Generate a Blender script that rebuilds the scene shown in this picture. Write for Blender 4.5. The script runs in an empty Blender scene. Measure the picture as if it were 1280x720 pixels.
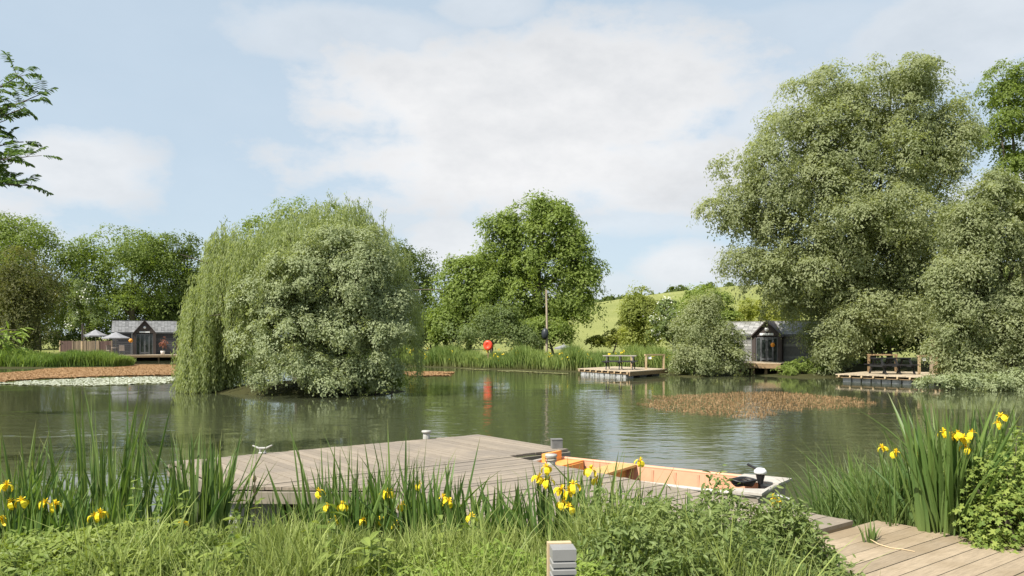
import bpy, math, random
import numpy as np
R = math.radians
rng = np.random.default_rng(7)
random.seed(7)
scene = bpy.context.scene
COL = scene.collection
H0 = 2.0          # camera height above the water
HOR = 425.0       # horizon row of the 1280x720 photograph
F = 1000.0

def P(px, py, d):
    """photo pixel + distance -> world point"""
    return np.array([(px - 640) / F * d, d, H0 - (py - HOR) / F * d])
def GX(px, d): return (px - 640) / F * d
def ZP(py, d): return H0 - (py - HOR) / F * d
def nrm(a): return a / np.maximum(np.linalg.norm(a, axis=-1, keepdims=True), 1e-9)

# ------------------------------------------------------------------ meshes
class MB:
    def __init__(s): s.V = []; s.Fs = []; s.R = []; s.T = []; s.n = 0
    def add(s, V, Fc, r=0.5, t=None):
        V = np.asarray(V, float).reshape(-1, 3); Fc = np.asarray(Fc, int)
        s.V.append(V); s.Fs.append(Fc + s.n); s.n += len(V)
        s.R.append(np.broadcast_to(np.asarray(r, float), (len(Fc),)))
        s.T.append(np.zeros(len(V)) if t is None else np.asarray(t, float).ravel())
        return s
    def box(s, c, size, rz=0.0, r=0.5, rx=0.0, ry=0.0):
        hx, hy, hz = np.array(size) / 2
        V = np.array([[x, y, z] for x in (-hx, hx) for y in (-hy, hy) for z in (-hz, hz)])
        V = V @ rot(rx, ry, rz).T + np.array(c)
        return s.add(V, [[0,1,3,2],[4,6,7,5],[0,4,5,1],[2,3,7,6],[0,2,6,4],[1,5,7,3]], r)
    def bar(s, a, b, w, h, r=0.5):
        """rectangular bar from a to b, w sideways, h upwards"""
        a = np.array(a, float); b = np.array(b, float); d = nrm(b - a)
        up = np.array([0, 0, 1.0]) if abs(d[2]) < .9 else np.array([0, 1.0, 0])
        x = nrm(np.cross(d, up)); y = np.cross(x, d)
        V = [p + x * sx * w / 2 + y * sy * h / 2 for p in (a, b) for sx, sy in ((-1,-1),(1,-1),(1,1),(-1,1))]
        return s.add(V, [[3,2,1,0],[4,5,6,7],[0,1,5,4],[1,2,6,5],[2,3,7,6],[3,0,4,7]], r)
    def tube(s, path, rad, n=6, r=0.5, cap=True):
        path = np.asarray(path, float); k = len(path)
        rad = np.broadcast_to(np.asarray(rad, float), (k,))
        tan = np.gradient(path, axis=0); tan = nrm(tan)
        ref = np.array([0.31, 0.95, 0.05]) if abs(tan[:, 2]).mean() > .5 else np.array([0, 0, 1.0])
        x = nrm(np.cross(tan, ref)); y = np.cross(tan, x)
        a = np.arange(n) * 2 * math.pi / n
        V = path[:, None] + rad[:, None, None] * (np.cos(a)[None, :, None] * x[:, None] + np.sin(a)[None, :, None] * y[:, None])
        i = np.arange(k - 1)[:, None] * n; j = np.arange(n)[None]; j2 = (j + 1) % n
        Fc = np.stack([i + j, i + n + j, i + n + j2, i + j2], -1).reshape(-1, 4)
        s.add(V.reshape(-1, 3), Fc, r)
        if cap:
            V2 = np.concatenate([V[0], [path[0]], V[-1], [path[-1]]])
            jj = np.arange(n); s.add(V2, np.concatenate([np.stack([jj, (jj+1)%n, np.full(n, n)], -1),
                                  np.stack([n+1+(jj+1)%n, n+1+jj, np.full(n, 2*n+1)], -1)]), r)
        return s
    def lathe(s, prof, c=(0,0,0), n=16, r=0.5, axis='z'):
        prof = np.asarray(prof, float); k = len(prof)
        a = np.arange(n) * 2 * math.pi / n
        V = np.stack([prof[:, 0, None] * np.cos(a), prof[:, 0, None] * np.sin(a), np.repeat(prof[:, 1, None], n, 1)], -1)
        if axis == 'y': V = V[..., [0, 2, 1]] * np.array([1, -1, 1])
        i = np.arange(k - 1)[:, None] * n; j = np.arange(n)[None]; j2 = (j + 1) % n
        Fc = np.stack([i + j, i + j2, i + n + j2, i + n + j], -1).reshape(-1, 4)
        return s.add(V.reshape(-1, 3) + np.array(c), Fc, r)
    def prism(s, poly, z0, z1, r=0.5):
        poly = np.asarray(poly, float); n = len(poly)
        V = np.concatenate([np.c_[poly, np.full(n, z0)], np.c_[poly, np.full(n, z1)]])
        j = np.arange(n); j2 = (j + 1) % n
        s.add(V, np.stack([j, j2, n + j2, n + j], -1), r)
        m = poly.mean(0); V2 = np.concatenate([V, [[*m, z0], [*m, z1]]])
        return s.add(V2, np.concatenate([np.stack([j2, j, np.full(n, 2*n)], -1), np.stack([n + j, n + j2, np.full(n, 2*n+1)], -1)]), r)
    def build(s, name, mat, parent=None, smooth=False, loc=None):
        V = np.concatenate(s.V)
        off = np.array(WL.get(parent.name, (0,0,0)) if parent else (loc if loc is not None else (0,0,0)), float)
        V = V - off
        me = bpy.data.meshes.new(name)
        me.vertices.add(len(V)); me.vertices.foreach_set('co', V.astype(np.float32).ravel())
        lt = np.concatenate([np.full(len(f), f.shape[1], int) for f in s.Fs])
        li = np.concatenate([f.ravel() for f in s.Fs])
        me.loops.add(len(li)); me.loops.foreach_set('vertex_index', li.astype(np.int32))
        me.polygons.add(len(lt)); me.polygons.foreach_set('loop_start', np.concatenate([[0], np.cumsum(lt)[:-1]]).astype(np.int32))
        a = me.attributes.new('rnd', 'FLOAT', 'FACE'); a.data.foreach_set('value', np.concatenate(s.R).astype(np.float32))
        b = me.attributes.new('tt', 'FLOAT', 'POINT'); b.data.foreach_set('value', np.concatenate(s.T).astype(np.float32))
        me.update(calc_edges=True); me.validate()
        me.polygons.foreach_set('use_smooth', np.full(len(lt), smooth, bool))
        me.materials.append(mat)
        o = bpy.data.objects.new(name, me); COL.objects.link(o)
        if parent: o.parent = parent; WL[o.name] = WL.get(parent.name, (0,0,0))
        elif loc is not None: o.location = loc; WL[o.name] = tuple(loc)
        return o
WL = {}
def rot(rx, ry, rz):
    cx, sx, cy, sy, cz, sz = math.cos(rx), math.sin(rx), math.cos(ry), math.sin(ry), math.cos(rz), math.sin(rz)
    return np.array([[cz,-sz,0],[sz,cz,0],[0,0,1]]) @ np.array([[cy,0,sy],[0,1,0],[-sy,0,cy]]) @ np.array([[1,0,0],[0,cx,-sx],[0,sx,cx]])
def tag(o, label=None, cat=None, group=None, kind=None):
    if label: o['label'] = label
    if cat: o['category'] = cat
    if group: o['group'] = group
    if kind: o['kind'] = kind
    return o
def thing(name, label, cat, loc, group=None):
    o = bpy.data.objects.new(name, None); COL.objects.link(o); o.location = [float(v) for v in loc]
    o.empty_display_size = .2
    WL[o.name] = tuple(float(v) for v in loc)
    return tag(o, label, cat, group)
def dup(root, loc, rz=0.0, label=None, group=None, scale=1.0):
    r = root.copy(); COL.objects.link(r); r.location = loc; r.rotation_euler = (0, 0, rz); r.scale = (scale,)*3
    if label: r['label'] = label
    if group: r['group'] = group
    for ch in list(root.children):
        c = ch.copy(); COL.objects.link(c); c.parent = r
        for g in list(ch.children):
            d = g.copy(); COL.objects.link(d); d.parent = c
    return r

# ------------------------------------------------------------------ materials
def newmat(name):
    m = bpy.data.materials.new(name); m.use_nodes = True
    nt = m.node_tree; nt.nodes.clear()
    out = nt.nodes.new('ShaderNodeOutputMaterial')
    return m, nt, out
def N(nt, typ, **kw):
    n = nt.nodes.new(typ)
    for k, v in kw.items():
        if k.startswith('_'): setattr(n, k[1:], v)
        else: n.inputs[k.replace('__', ' ')].default_value = v
    return n
def ramp(nt, stops):
    r = nt.nodes.new('ShaderNodeValToRGB')
    e = r.color_ramp.elements
    while len(e) < len(stops): e.new(0.5)
    for q, (p, c) in zip(e, stops): q.position = p; q.color = (*c, 1) if len(c) == 3 else c
    return r
def leaf_mat(name, c1, c2, trans=.3, base=None, tc=None, tip=None, spec=.22):
    m, nt, out = newmat(name); L = nt.links.new
    at = N(nt, 'ShaderNodeAttribute', _attribute_name='rnd')
    cr = ramp(nt, [(0, c1), (1, c2)]); L(at.outputs['Fac'], cr.inputs[0]); col = cr.outputs[0]
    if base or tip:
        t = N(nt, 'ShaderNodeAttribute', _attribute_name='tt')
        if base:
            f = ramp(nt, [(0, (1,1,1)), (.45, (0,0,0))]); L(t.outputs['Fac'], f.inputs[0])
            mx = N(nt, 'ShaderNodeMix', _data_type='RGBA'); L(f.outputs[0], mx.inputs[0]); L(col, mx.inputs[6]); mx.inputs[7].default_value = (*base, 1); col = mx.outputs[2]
        if tip:
            f = ramp(nt, [(.86, (0,0,0)), (1, (1,1,1))]); L(t.outputs['Fac'], f.inputs[0])
            mx = N(nt, 'ShaderNodeMix', _data_type='RGBA'); L(f.outputs[0], mx.inputs[0]); L(col, mx.inputs[6]); mx.inputs[7].default_value = (*tip, 1); col = mx.outputs[2]
    b = N(nt, 'ShaderNodeBsdfPrincipled', Roughness=.5); b.inputs['Specular IOR Level'].default_value = spec
    L(col, b.inputs['Base Color'])
    tr = N(nt, 'ShaderNodeBsdfTranslucent')
    g = N(nt, 'ShaderNodeMix', _data_type='RGBA', _blend_type='MULTIPLY'); g.inputs[0].default_value = 1
    L(col, g.inputs[6]); g.inputs[7].default_value = (*(tc or (1.42, 1.43, .7)), 1); L(g.outputs[2], tr.inputs[0])
    mx = N(nt, 'ShaderNodeMixShader'); mx.inputs[0].default_value = trans
    L(b.outputs[0], mx.inputs[1]); L(tr.outputs[0], mx.inputs[2]); L(mx.outputs[0], out.inputs[0])
    return m
def plain(name, c, rough=.6, var=.25, scale=8.0, metal=0.0, bump=0.0, spec=.4, stretch=(1,1,1), rz=0.0, rndv=.0, stain=None, stscale=1.0):
    """procedural paint / wood / stone: fine noise + per-board value + large stains"""
    m, nt, out = newmat(name); L = nt.links.new
    tc = N(nt, 'ShaderNodeTexCoord'); mp = N(nt, 'ShaderNodeMapping'); mp.inputs['Scale'].default_value = stretch
    mr = N(nt, 'ShaderNodeMapping'); mr.inputs['Rotation'].default_value = (0, 0, rz)
    L(tc.outputs['Object'], mr.inputs[0]); L(mr.outputs[0], mp.inputs[0])
    nz = N(nt, 'ShaderNodeTexNoise', Scale=scale, Detail=6.0, Roughness=.65); L(mp.outputs[0], nz.inputs['Vector'])
    c = np.array(c)
    cr = ramp(nt, [(.25, tuple(c * (1 - var))), (.5, tuple(c)), (.78, tuple(np.minimum(c * (1 + var), .95)))]); L(nz.outputs['Fac'], cr.inputs[0]); col = cr.outputs[0]
    if rndv:
        at = N(nt, 'ShaderNodeAttribute', _attribute_name='rnd')
        mm = N(nt, 'ShaderNodeMapRange'); mm.inputs[3].default_value = 1 - rndv; mm.inputs[4].default_value = 1 + rndv; L(at.outputs['Fac'], mm.inputs[0])
        mx = N(nt, 'ShaderNodeMix', _data_type='RGBA', _blend_type='MULTIPLY'); mx.inputs[0].default_value = 1
        L(col, mx.inputs[6]); L(mm.outputs[0], mx.inputs[7]); col = mx.outputs[2]
    if stain:
        n2 = N(nt, 'ShaderNodeTexNoise', Scale=stscale, Detail=4.0); L(tc.outputs['Object'], n2.inputs['Vector'])
        c2 = ramp(nt, [(.48, (0,0,0)), (.66, (1,1,1))]); L(n2.outputs['Fac'], c2.inputs[0])
        mu = N(nt, 'ShaderNodeMath', _operation='MULTIPLY'); mu.inputs[1].default_value = .7; L(c2.outputs[0], mu.inputs[0])
        mx = N(nt, 'ShaderNodeMix', _data_type='RGBA'); L(mu.outputs[0], mx.inputs[0]); L(col, mx.inputs[6]); mx.inputs[7].default_value = (*stain, 1); col = mx.outputs[2]
    b = N(nt, 'ShaderNodeBsdfPrincipled', Roughness=rough, Metallic=metal); b.inputs['Specular IOR Level'].default_value = spec
    L(col, b.inputs['Base Color'])
    if bump:
        bp = N(nt, 'ShaderNodeBump', Strength=bump, Distance=.01); L(nz.outputs['Fac'], bp.inputs['Height']); L(bp.outputs[0], b.inputs['Normal'])
    L(b.outputs[0], out.inputs[0])
    return m
# ------------------------------------------------------------------ camera, light, sky
cam = bpy.data.cameras.new('camera'); co = bpy.data.objects.new('camera', cam); COL.objects.link(co)
co.location = (0, 0, H0); co.rotation_euler = (R(90), 0, 0)
cam.sensor_width = 36; cam.lens = 36 * F / 1280; cam.shift_y = (HOR - 360) / 1280; cam.clip_end = 6000; cam.clip_start = .05
scene.camera = co
SUN_EL, SUN_AZ = 50.0, 231.0          # azimuth clockwise from +Y: behind the camera, to the left
sv = np.array([math.sin(R(SUN_AZ)) * math.cos(R(SUN_EL)), math.cos(R(SUN_AZ)) * math.cos(R(SUN_EL)), math.sin(R(SUN_EL))])
sl = bpy.data.lights.new('sun', 'SUN'); sl.energy = 5.0; sl.angle = R(.6); sl.color = (1, .95, .86)
so = bpy.data.objects.new('sun', sl); COL.objects.link(so); so.location = (-20, -20, 40)
from mathutils import Vector
so.rotation_euler = Vector(sv).to_track_quat('Z', 'Y').to_euler()
w = bpy.data.worlds.new('World'); scene.world = w; w.use_nodes = True
nt = w.node_tree; nt.nodes.clear(); L = nt.links.new
wo = nt.nodes.new('ShaderNodeOutputWorld'); bg = nt.nodes.new('ShaderNodeBackground'); L(bg.outputs[0], wo.inputs[0])
bg.inputs[1].default_value = .092
sky = nt.nodes.new('ShaderNodeTexSky'); sky.sky_type = 'NISHITA'; sky.sun_disc = False
sky.sun_elevation = R(SUN_EL); sky.sun_rotation = R(SUN_AZ); sky.air_density = 1.0; sky.dust_density = .6; sky.ozone_density = 1.2
tc = nt.nodes.new('ShaderNodeTexCoord'); DIR = tc.outputs['Generated']
sep = nt.nodes.new('ShaderNodeSeparateXYZ'); L(DIR, sep.inputs[0])
def M(op, a, b=None, c=None, clamp=False):
    n = nt.nodes.new('ShaderNodeMath'); n.operation = op; n.use_clamp = clamp
    for i, v in enumerate((a, b, c)):
        if v is None: continue
        if isinstance(v, (int, float)): n.inputs[i].default_value = v
        else: L(v, n.inputs[i])
    return n.outputs[0]
az = M('ARCTAN2', sep.outputs[0], sep.outputs[1]); el = M('ARCSINE', sep.outputs[2])
nA = N(nt, 'ShaderNodeTexNoise', Scale=6.0, Detail=10.0, Roughness=.6)
mpA = N(nt, 'ShaderNodeMapping'); mpA.inputs['Scale'].default_value = (1, 1, 1.9); L(DIR, mpA.inputs[0]); L(mpA.outputs[0], nA.inputs['Vector'])
nB = N(nt, 'ShaderNodeTexNoise', Scale=1.7, Detail=7.0, Roughness=.6)
mpB = N(nt, 'ShaderNodeMapping'); mpB.inputs['Scale'].default_value = (1, 1, 2.6); mpB.inputs['Location'].default_value = (3.1, 1.7, .4); L(DIR, mpB.inputs[0]); L(mpB.outputs[0], nB.inputs['Vector'])
# cloud banks: (photo column, row, half-width, half-height, density)
mask = None
for (cx, cy, rx, ry, dn) in [(600,130,260,75,1.0), (740,130,230,95,1.0), (640,205,300,72,1.0), (800,215,180,62,.95), (560,308,62,42,.85), (98,208,92,52,.8), (850,330,70,34,.8),
                             (430,45,170,40,.5), (610,8,70,26,.5), (1235,30,160,60,.6), (1000,40,200,40,.3), (830,45,70,36,.45), (980,180,120,90,.6), (700,270,330,36,.5), (790,370,150,34,.5), (-250,250,240,60,.9), (1500,210,200,90,.9)]:
    a0 = math.atan((cx - 640) / F); e0 = math.atan((HOR - cy) / F * math.cos(a0))
    dx = M('DIVIDE', M('SUBTRACT', az, a0), rx / F); dy = M('DIVIDE', M('SUBTRACT', el, e0), ry / F)
    d = M('SQRT', M('ADD', M('MULTIPLY', dx, dx), M('MULTIPLY', dy, dy)))
    d = M('ADD', d, M('MULTIPLY', M('SUBTRACT', nA.outputs['Fac'], .5), 2.4))
    k = nt.nodes.new('ShaderNodeMapRange'); k.interpolation_type = 'SMOOTHSTEP'
    L(d, k.inputs[0]); k.inputs[1].default_value = 1.18; k.inputs[2].default_value = .55; k.inputs[3].default_value = 0; k.inputs[4].default_value = dn
    mask = k.outputs[0] if mask is None else M('MAXIMUM', mask, k.outputs[0])
# loose cloud elsewhere in the sky (overhead, behind)
back = nt.nodes.new('ShaderNodeMapRange'); back.interpolation_type = 'SMOOTHSTEP'; L(sep.outputs[1], back.inputs[0])
back.inputs[1].default_value = .78; back.inputs[2].default_value = .3; back.inputs[3].default_value = .12; back.inputs[4].default_value = 1
loose = nt.nodes.new('ShaderNodeMapRange'); loose.interpolation_type = 'SMOOTHSTEP'; L(nB.outputs['Fac'], loose.inputs[0])
loose.inputs[1].default_value = .46; loose.inputs[2].default_value = .68; loose.inputs[4].default_value = .9
mask = M('MAXIMUM', mask, M('MULTIPLY', loose.outputs[0], back.outputs[0]), clamp=True)
veil = M('MAXIMUM', mask, M('MULTIPLY', nB.outputs['Fac'], .22), clamp=True)
ctone = ramp(nt, [(.3, (4.75, 4.9, 5.1)), (.66, (6.3, 6.3, 6.35))]); L(nA.outputs['Fac'], ctone.inputs[0])
pale = nt.nodes.new('ShaderNodeMix'); pale.data_type = 'RGBA'; pale.inputs[0].default_value = .75
L(sky.outputs[0], pale.inputs[6]); pale.inputs[7].default_value = (3.95, 4.85, 5.6, 1)
mx = nt.nodes.new('ShaderNodeMix'); mx.data_type = 'RGBA'; L(veil, mx.inputs[0]); L(pale.outputs[2], mx.inputs[6]); L(ctone.outputs[0], mx.inputs[7])
L(mx.outputs[2], bg.inputs[0])
vs = scene.view_settings; scene.display_settings.display_device = 'sRGB'
vs.view_transform = 'Standard'; vs.look = 'None'; vs.exposure = .72; vs.gamma = 1; vs.use_curve_mapping = False
scene.cycles.max_bounces = 6; scene.cycles.diffuse_bounces = 4; scene.cycles.glossy_bounces = 3; scene.cycles.transmission_bounces = 3; scene.cycles.transparent_max_bounces = 4

# ------------------------------------------------------------------ lake outline and ground
LAKE = np.array([(-16,8.6),(-9,7.7),(-6,7.3),(-4.2,7.2),(-2.6,7.35),(-1,7.6),(.6,7.5),(1.8,7.3),(2.8,7.5),(3.5,8.6),(4.6,9.3),(6.6,10.0),(9.6,13),(14.2,20),
  (18.6,26.5),(22.5,31.6),(21.6,33.8),(21,36.5),(20.3,39.5),(17.4,42),(14.5,42.6),(14.2,45.3),(12.2,45.6),(10.4,43.6),(9.6,43.2),(9.4,46),(7.6,48.9),(4.3,50.2),(-2,55.5),(-8.4,62),(-15,65.5),
  (-21,67),(-25,71),(-28,76.5),(-35,77.5),(-38,74.5),(-35.5,68),(-32.5,62.6),(-29.4,60.4),(-28.9,57.8),(-36,56.5),(-42,52),(-39,42),(-29,33),(-22.5,26),(-17.6,20),(-17,14)])
def pdist(P2, poly):
    """signed distance to a polygon, negative inside"""
    d = np.full(len(P2), 1e9); ins = np.zeros(len(P2), bool)
    for i in range(len(poly)):
        a, b = poly[i], poly[(i + 1) % len(poly)]
        ab = b - a; t = np.clip(((P2 - a) @ ab) / (ab @ ab), 0, 1)
        d = np.minimum(d, np.linalg.norm(P2 - a - t[:, None] * ab, axis=1))
        c = (a[1] > P2[:, 1]) != (b[1] > P2[:, 1])
        xx = a[0] + (P2[:, 1] - a[1]) / (b[1] - a[1] + 1e-12) * ab[0]
        ins ^= c & (P2[:, 0] < xx)
    return np.where(ins, -d, d)
def sst(x, a, b):
    t = np.clip((x - a) / (b - a), 0, 1); return t * t * (3 - 2 * t)
ISL = (-7.9, 31.0, 4.0, 2.1)
def ground_z(x, y):
    x = np.atleast_1d(np.asarray(x, float)); y = np.atleast_1d(np.asarray(y, float))
    d = pdist(np.c_[x, y], LAKE)
    isl = np.sqrt(((x - ISL[0]) / ISL[2]) ** 2 + ((y - ISL[1]) / ISL[3]) ** 2)
    z = np.where(d > 0, .05 + .42 * sst(d, 0, np.where(y > 25, 4.0, 1.6)), .05 - .9 * sst(-d, 0, 3))
    z = np.where(d < 0, np.maximum(z, .45 - .5 * isl ** 2), z)
    far = sst(d, 2, 14) * (y > 25)
    z = z + far * .35
    amp = np.clip(9.2 + .112 * x, 1.2, 27)
    und = 1.3 * np.sin(x / 41 + 1.1) + .8 * np.sin(x / 17 + y / 60)
    z = z + sst(y, 72, 262) * (amp + und * sst(y, 90, 200)) - sst(y, 270, 900) * amp * .5
    ru = (x + 4.35) * .7915 + (y - 10.2) * .6112; rv = (x + 4.35) * .6112 - (y - 10.2) * .7915
    walk = sst(ru, .9, 1.4) * (1 - sst(ru, 4.3, 4.8)) * sst(rv, 1.5, 2.5) * (1 - sst(rv, 12.5, 13))
    z = np.where(walk > 0, np.minimum(z, z * (1 - walk) + .2 * walk), z)
    z = z + .05 * (1 - walk) * np.sin(x * 1.7 + y) * np.sin(y * 1.3) * (d > .5)
    return z
def gz(x, y): return float(ground_z(x, y)[0])
def axis_pts(segs):
    out = []
    for a, b, n in segs: out += list(np.linspace(a, b, n, endpoint=False))
    return np.array(out + [segs[-1][1]])
gx = axis_pts([(-2500,-600,6),(-600,-120,14),(-120,-45,22),(-45,-14,42),(-14,12,90),(12,45,50),(45,140,32),(140,600,16),(600,2500,6)])
gy = axis_pts([(-300,-20,6),(-20,0,8),(0,14,60),(14,80,100),(80,300,46),(300,900,14),(900,3500,6)])
XX, YY = np.meshgrid(gx, gy); nx, ny = len(gx), len(gy)
ZZ = ground_z(XX.ravel(), YY.ravel())
gi = (np.arange(ny - 1)[:, None] * nx + np.arange(nx - 1)[None]).ravel()
def ground_mat():
    m, nt, out = newmat('ground_grass'); L = nt.links.new
    tc = N(nt, 'ShaderNodeTexCoord'); nz = N(nt, 'ShaderNodeTexNoise', Scale=.9, Detail=8.0, Roughness=.7); L(tc.outputs['Object'], nz.inputs['Vector'])
    n2 = N(nt, 'ShaderNodeTexNoise', Scale=.045, Detail=5.0); L(tc.outputs['Object'], n2.inputs['Vector'])
    c1 = ramp(nt, [(.3, (.15,.17,.05)), (.7, (.23,.245,.08))]); L(nz.outputs['Fac'], c1.inputs[0])
    c2 = ramp(nt, [(.35, (.18,.20,.06)), (.65, (.27,.275,.095))]); L(n2.outputs['Fac'], c2.inputs[0])
    mx = N(nt, 'ShaderNodeMix', _data_type='RGBA'); mx.inputs[0].default_value = .55; L(c1.outputs[0], mx.inputs[6]); L(c2.outputs[0], mx.inputs[7])
    # bare earth close to the water level and on the lake bed
    sp = N(nt, 'ShaderNodeSeparateXYZ'); L(tc.outputs['Object'], sp.inputs[0])
    mr = N(nt, 'ShaderNodeMapRange'); L(sp.outputs[2], mr.inputs[0]); mr.inputs[1].default_value = .55; mr.inputs[2].default_value = .85
    m2 = N(nt, 'ShaderNodeMix', _data_type='RGBA'); L(mr.outputs[0], m2.inputs[0]); m2.inputs[6].default_value = (.05,.05,.02,1); L(mx.outputs[2], m2.inputs[7])
    b = N(nt, 'ShaderNodeBsdfPrincipled', Roughness=.9); b.inputs['Specular IOR Level'].default_value = .1; L(m2.outputs[2], b.inputs['Base Color'])
    bp = N(nt, 'ShaderNodeBump', Strength=.6, Distance=.3); L(nz.outputs['Fac'], bp.inputs['Height']); L(bp.outputs[0], b.inputs['Normal'])
    L(b.outputs[0], out.inputs[0]); return m
mb = MB(); mb.add(np.c_[XX.ravel(), YY.ravel(), ZZ], np.stack([gi, gi + 1, gi + nx + 1, gi + nx], -1))
tag(mb.build('ground', ground_mat(), smooth=True), kind='structure')

def water_mat():
    m, nt, out = newmat('pond_water'); L = nt.links.new
    tc = N(nt, 'ShaderNodeTexCoord')
    def noise(scale, detail, stretch, rough=.5, loc=(0,0,0)):
        mp = N(nt, 'ShaderNodeMapping'); mp.inputs['Scale'].default_value = stretch; mp.inputs['Location'].default_value = loc; L(tc.outputs['Object'], mp.inputs[0])
        n = N(nt, 'ShaderNodeTexNoise', Scale=scale, Detail=detail, Roughness=rough); L(mp.outputs[0], n.inputs['Vector']); return n.outputs['Fac']
    big = noise(.13, 3, (.55, 1.3, 1), loc=(4, 9, 0))
    pr = N(nt, 'ShaderNodeMapRange', _interpolation_type='SMOOTHSTEP'); L(big, pr.inputs[0]); pr.inputs[1].default_value = .46; pr.inputs[2].default_value = .58
    pr.inputs[3].default_value = 0; pr.inputs[4].default_value = .55
    # wind-ruffled stretches of the pond
    sp = N(nt, 'ShaderNodeSeparateXYZ'); L(tc.outputs['Object'], sp.inputs[0]); wob = noise(.5, 4, (.6, 1.2, 1), loc=(1, 5, 0)); tot = pr.outputs[0]
    def mth(op, a, b):
        n = N(nt, 'ShaderNodeMath', _operation=op)
        for i, v in enumerate((a, b)):
            if isinstance(v, (int, float)): n.inputs[i].default_value = v
            else: L(v, n.inputs[i])
        return n.outputs[0]
    for (ex, ey, rx, ry) in [(-12, 19.3, 10, 2.6), (3.5, 19, 6.5, 9.5), (-2, 42, 9, 5)]:
        qx = mth('DIVIDE', mth('SUBTRACT', sp.outputs[0], ex), rx); qy = mth('DIVIDE', mth('SUBTRACT', sp.outputs[1], ey), ry)
        q = mth('ADD', mth('SQRT', mth('ADD', mth('MULTIPLY', qx, qx), mth('MULTIPLY', qy, qy)), 0), mth('MULTIPLY', mth('SUBTRACT', wob, .5), 1.6))
        mr = N(nt, 'ShaderNodeMapRange', _interpolation_type='SMOOTHSTEP'); L(q, mr.inputs[0]); mr.inputs[1].default_value = 1.1; mr.inputs[2].default_value = .75
        tot = mth('MAXIMUM', tot, mr.outputs[0])
    tot = mth('ADD', mth('MULTIPLY', tot, .9), .1)
    r1 = noise(5.0, 2, (.6, 1.3, 1)); r2 = noise(1.7, 2, (.7, 1.3, 1), loc=(2, 1, 0))
    ad = N(nt, 'ShaderNodeMath', _operation='MULTIPLY_ADD'); L(r1, ad.inputs[0]); ad.inputs[1].default_value = .28; L(r2, ad.inputs[2])
    mu = N(nt, 'ShaderNodeMath', _operation='MULTIPLY'); L(ad.outputs[0], mu.inputs[0]); L(tot, mu.inputs[1])
    bp = N(nt, 'ShaderNodeBump', Strength=1.0, Distance=.015); L(mu.outputs[0], bp.inputs['Height'])
    b = N(nt, 'ShaderNodeBsdfPrincipled', Roughness=.055, IOR=1.52); b.inputs['Base Color'].default_value = (.056, .063, .033, 1)
    L(bp.outputs[0], b.inputs['Normal']); L(b.outputs[0], out.inputs[0]); return m
mb = MB(); mb.add([(-60,4,0),(40,4,0),(40,85,0),(-60,85,0)], [[0,1,2,3]])
tag(mb.build('water', water_mat()), kind='structure')
# ------------------------------------------------------------------ foliage tools
def leaf_quads(mb, C, D, Nn, Ln, W, r):
    D = nrm(D); S = nrm(np.cross(Nn, D)); Ln = np.broadcast_to(Ln, (len(C),))[:, None]; W = np.broadcast_to(W, (len(C),))[:, None]
    up = np.cross(D, S)
    V = np.stack([C - D * Ln * .5, C - D * Ln * .06 + S * W * .5 + up * W * .12, C + D * Ln * .5, C - D * Ln * .06 - S * W * .5 + up * W * .12], 1)
    mb.add(V.reshape(-1, 3), np.arange(len(C) * 4).reshape(-1, 4), r)
def lobesW(px_lobes, D, depth=.85):
    """(px, py, rx, ry[, dD]) -> centre, radii in metres"""
    out = []
    for l in px_lobes:
        d = D + (l[4] if len(l) > 4 else 0)
        rx, rz = l[2] / F * d, l[3] / F * d
        out.append((P(l[0], l[1], d), np.array([rx, max(rx, rz) * depth, rz])))
    return out
def sphere_dirs(n, zmin=-1):
    u = rng.normal(size=(n * 3, 3)); u = nrm(u); u = u[u[:, 2] > zmin]
    while len(u) < n: u = np.concatenate([u, u])
    return u[:n]
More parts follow.
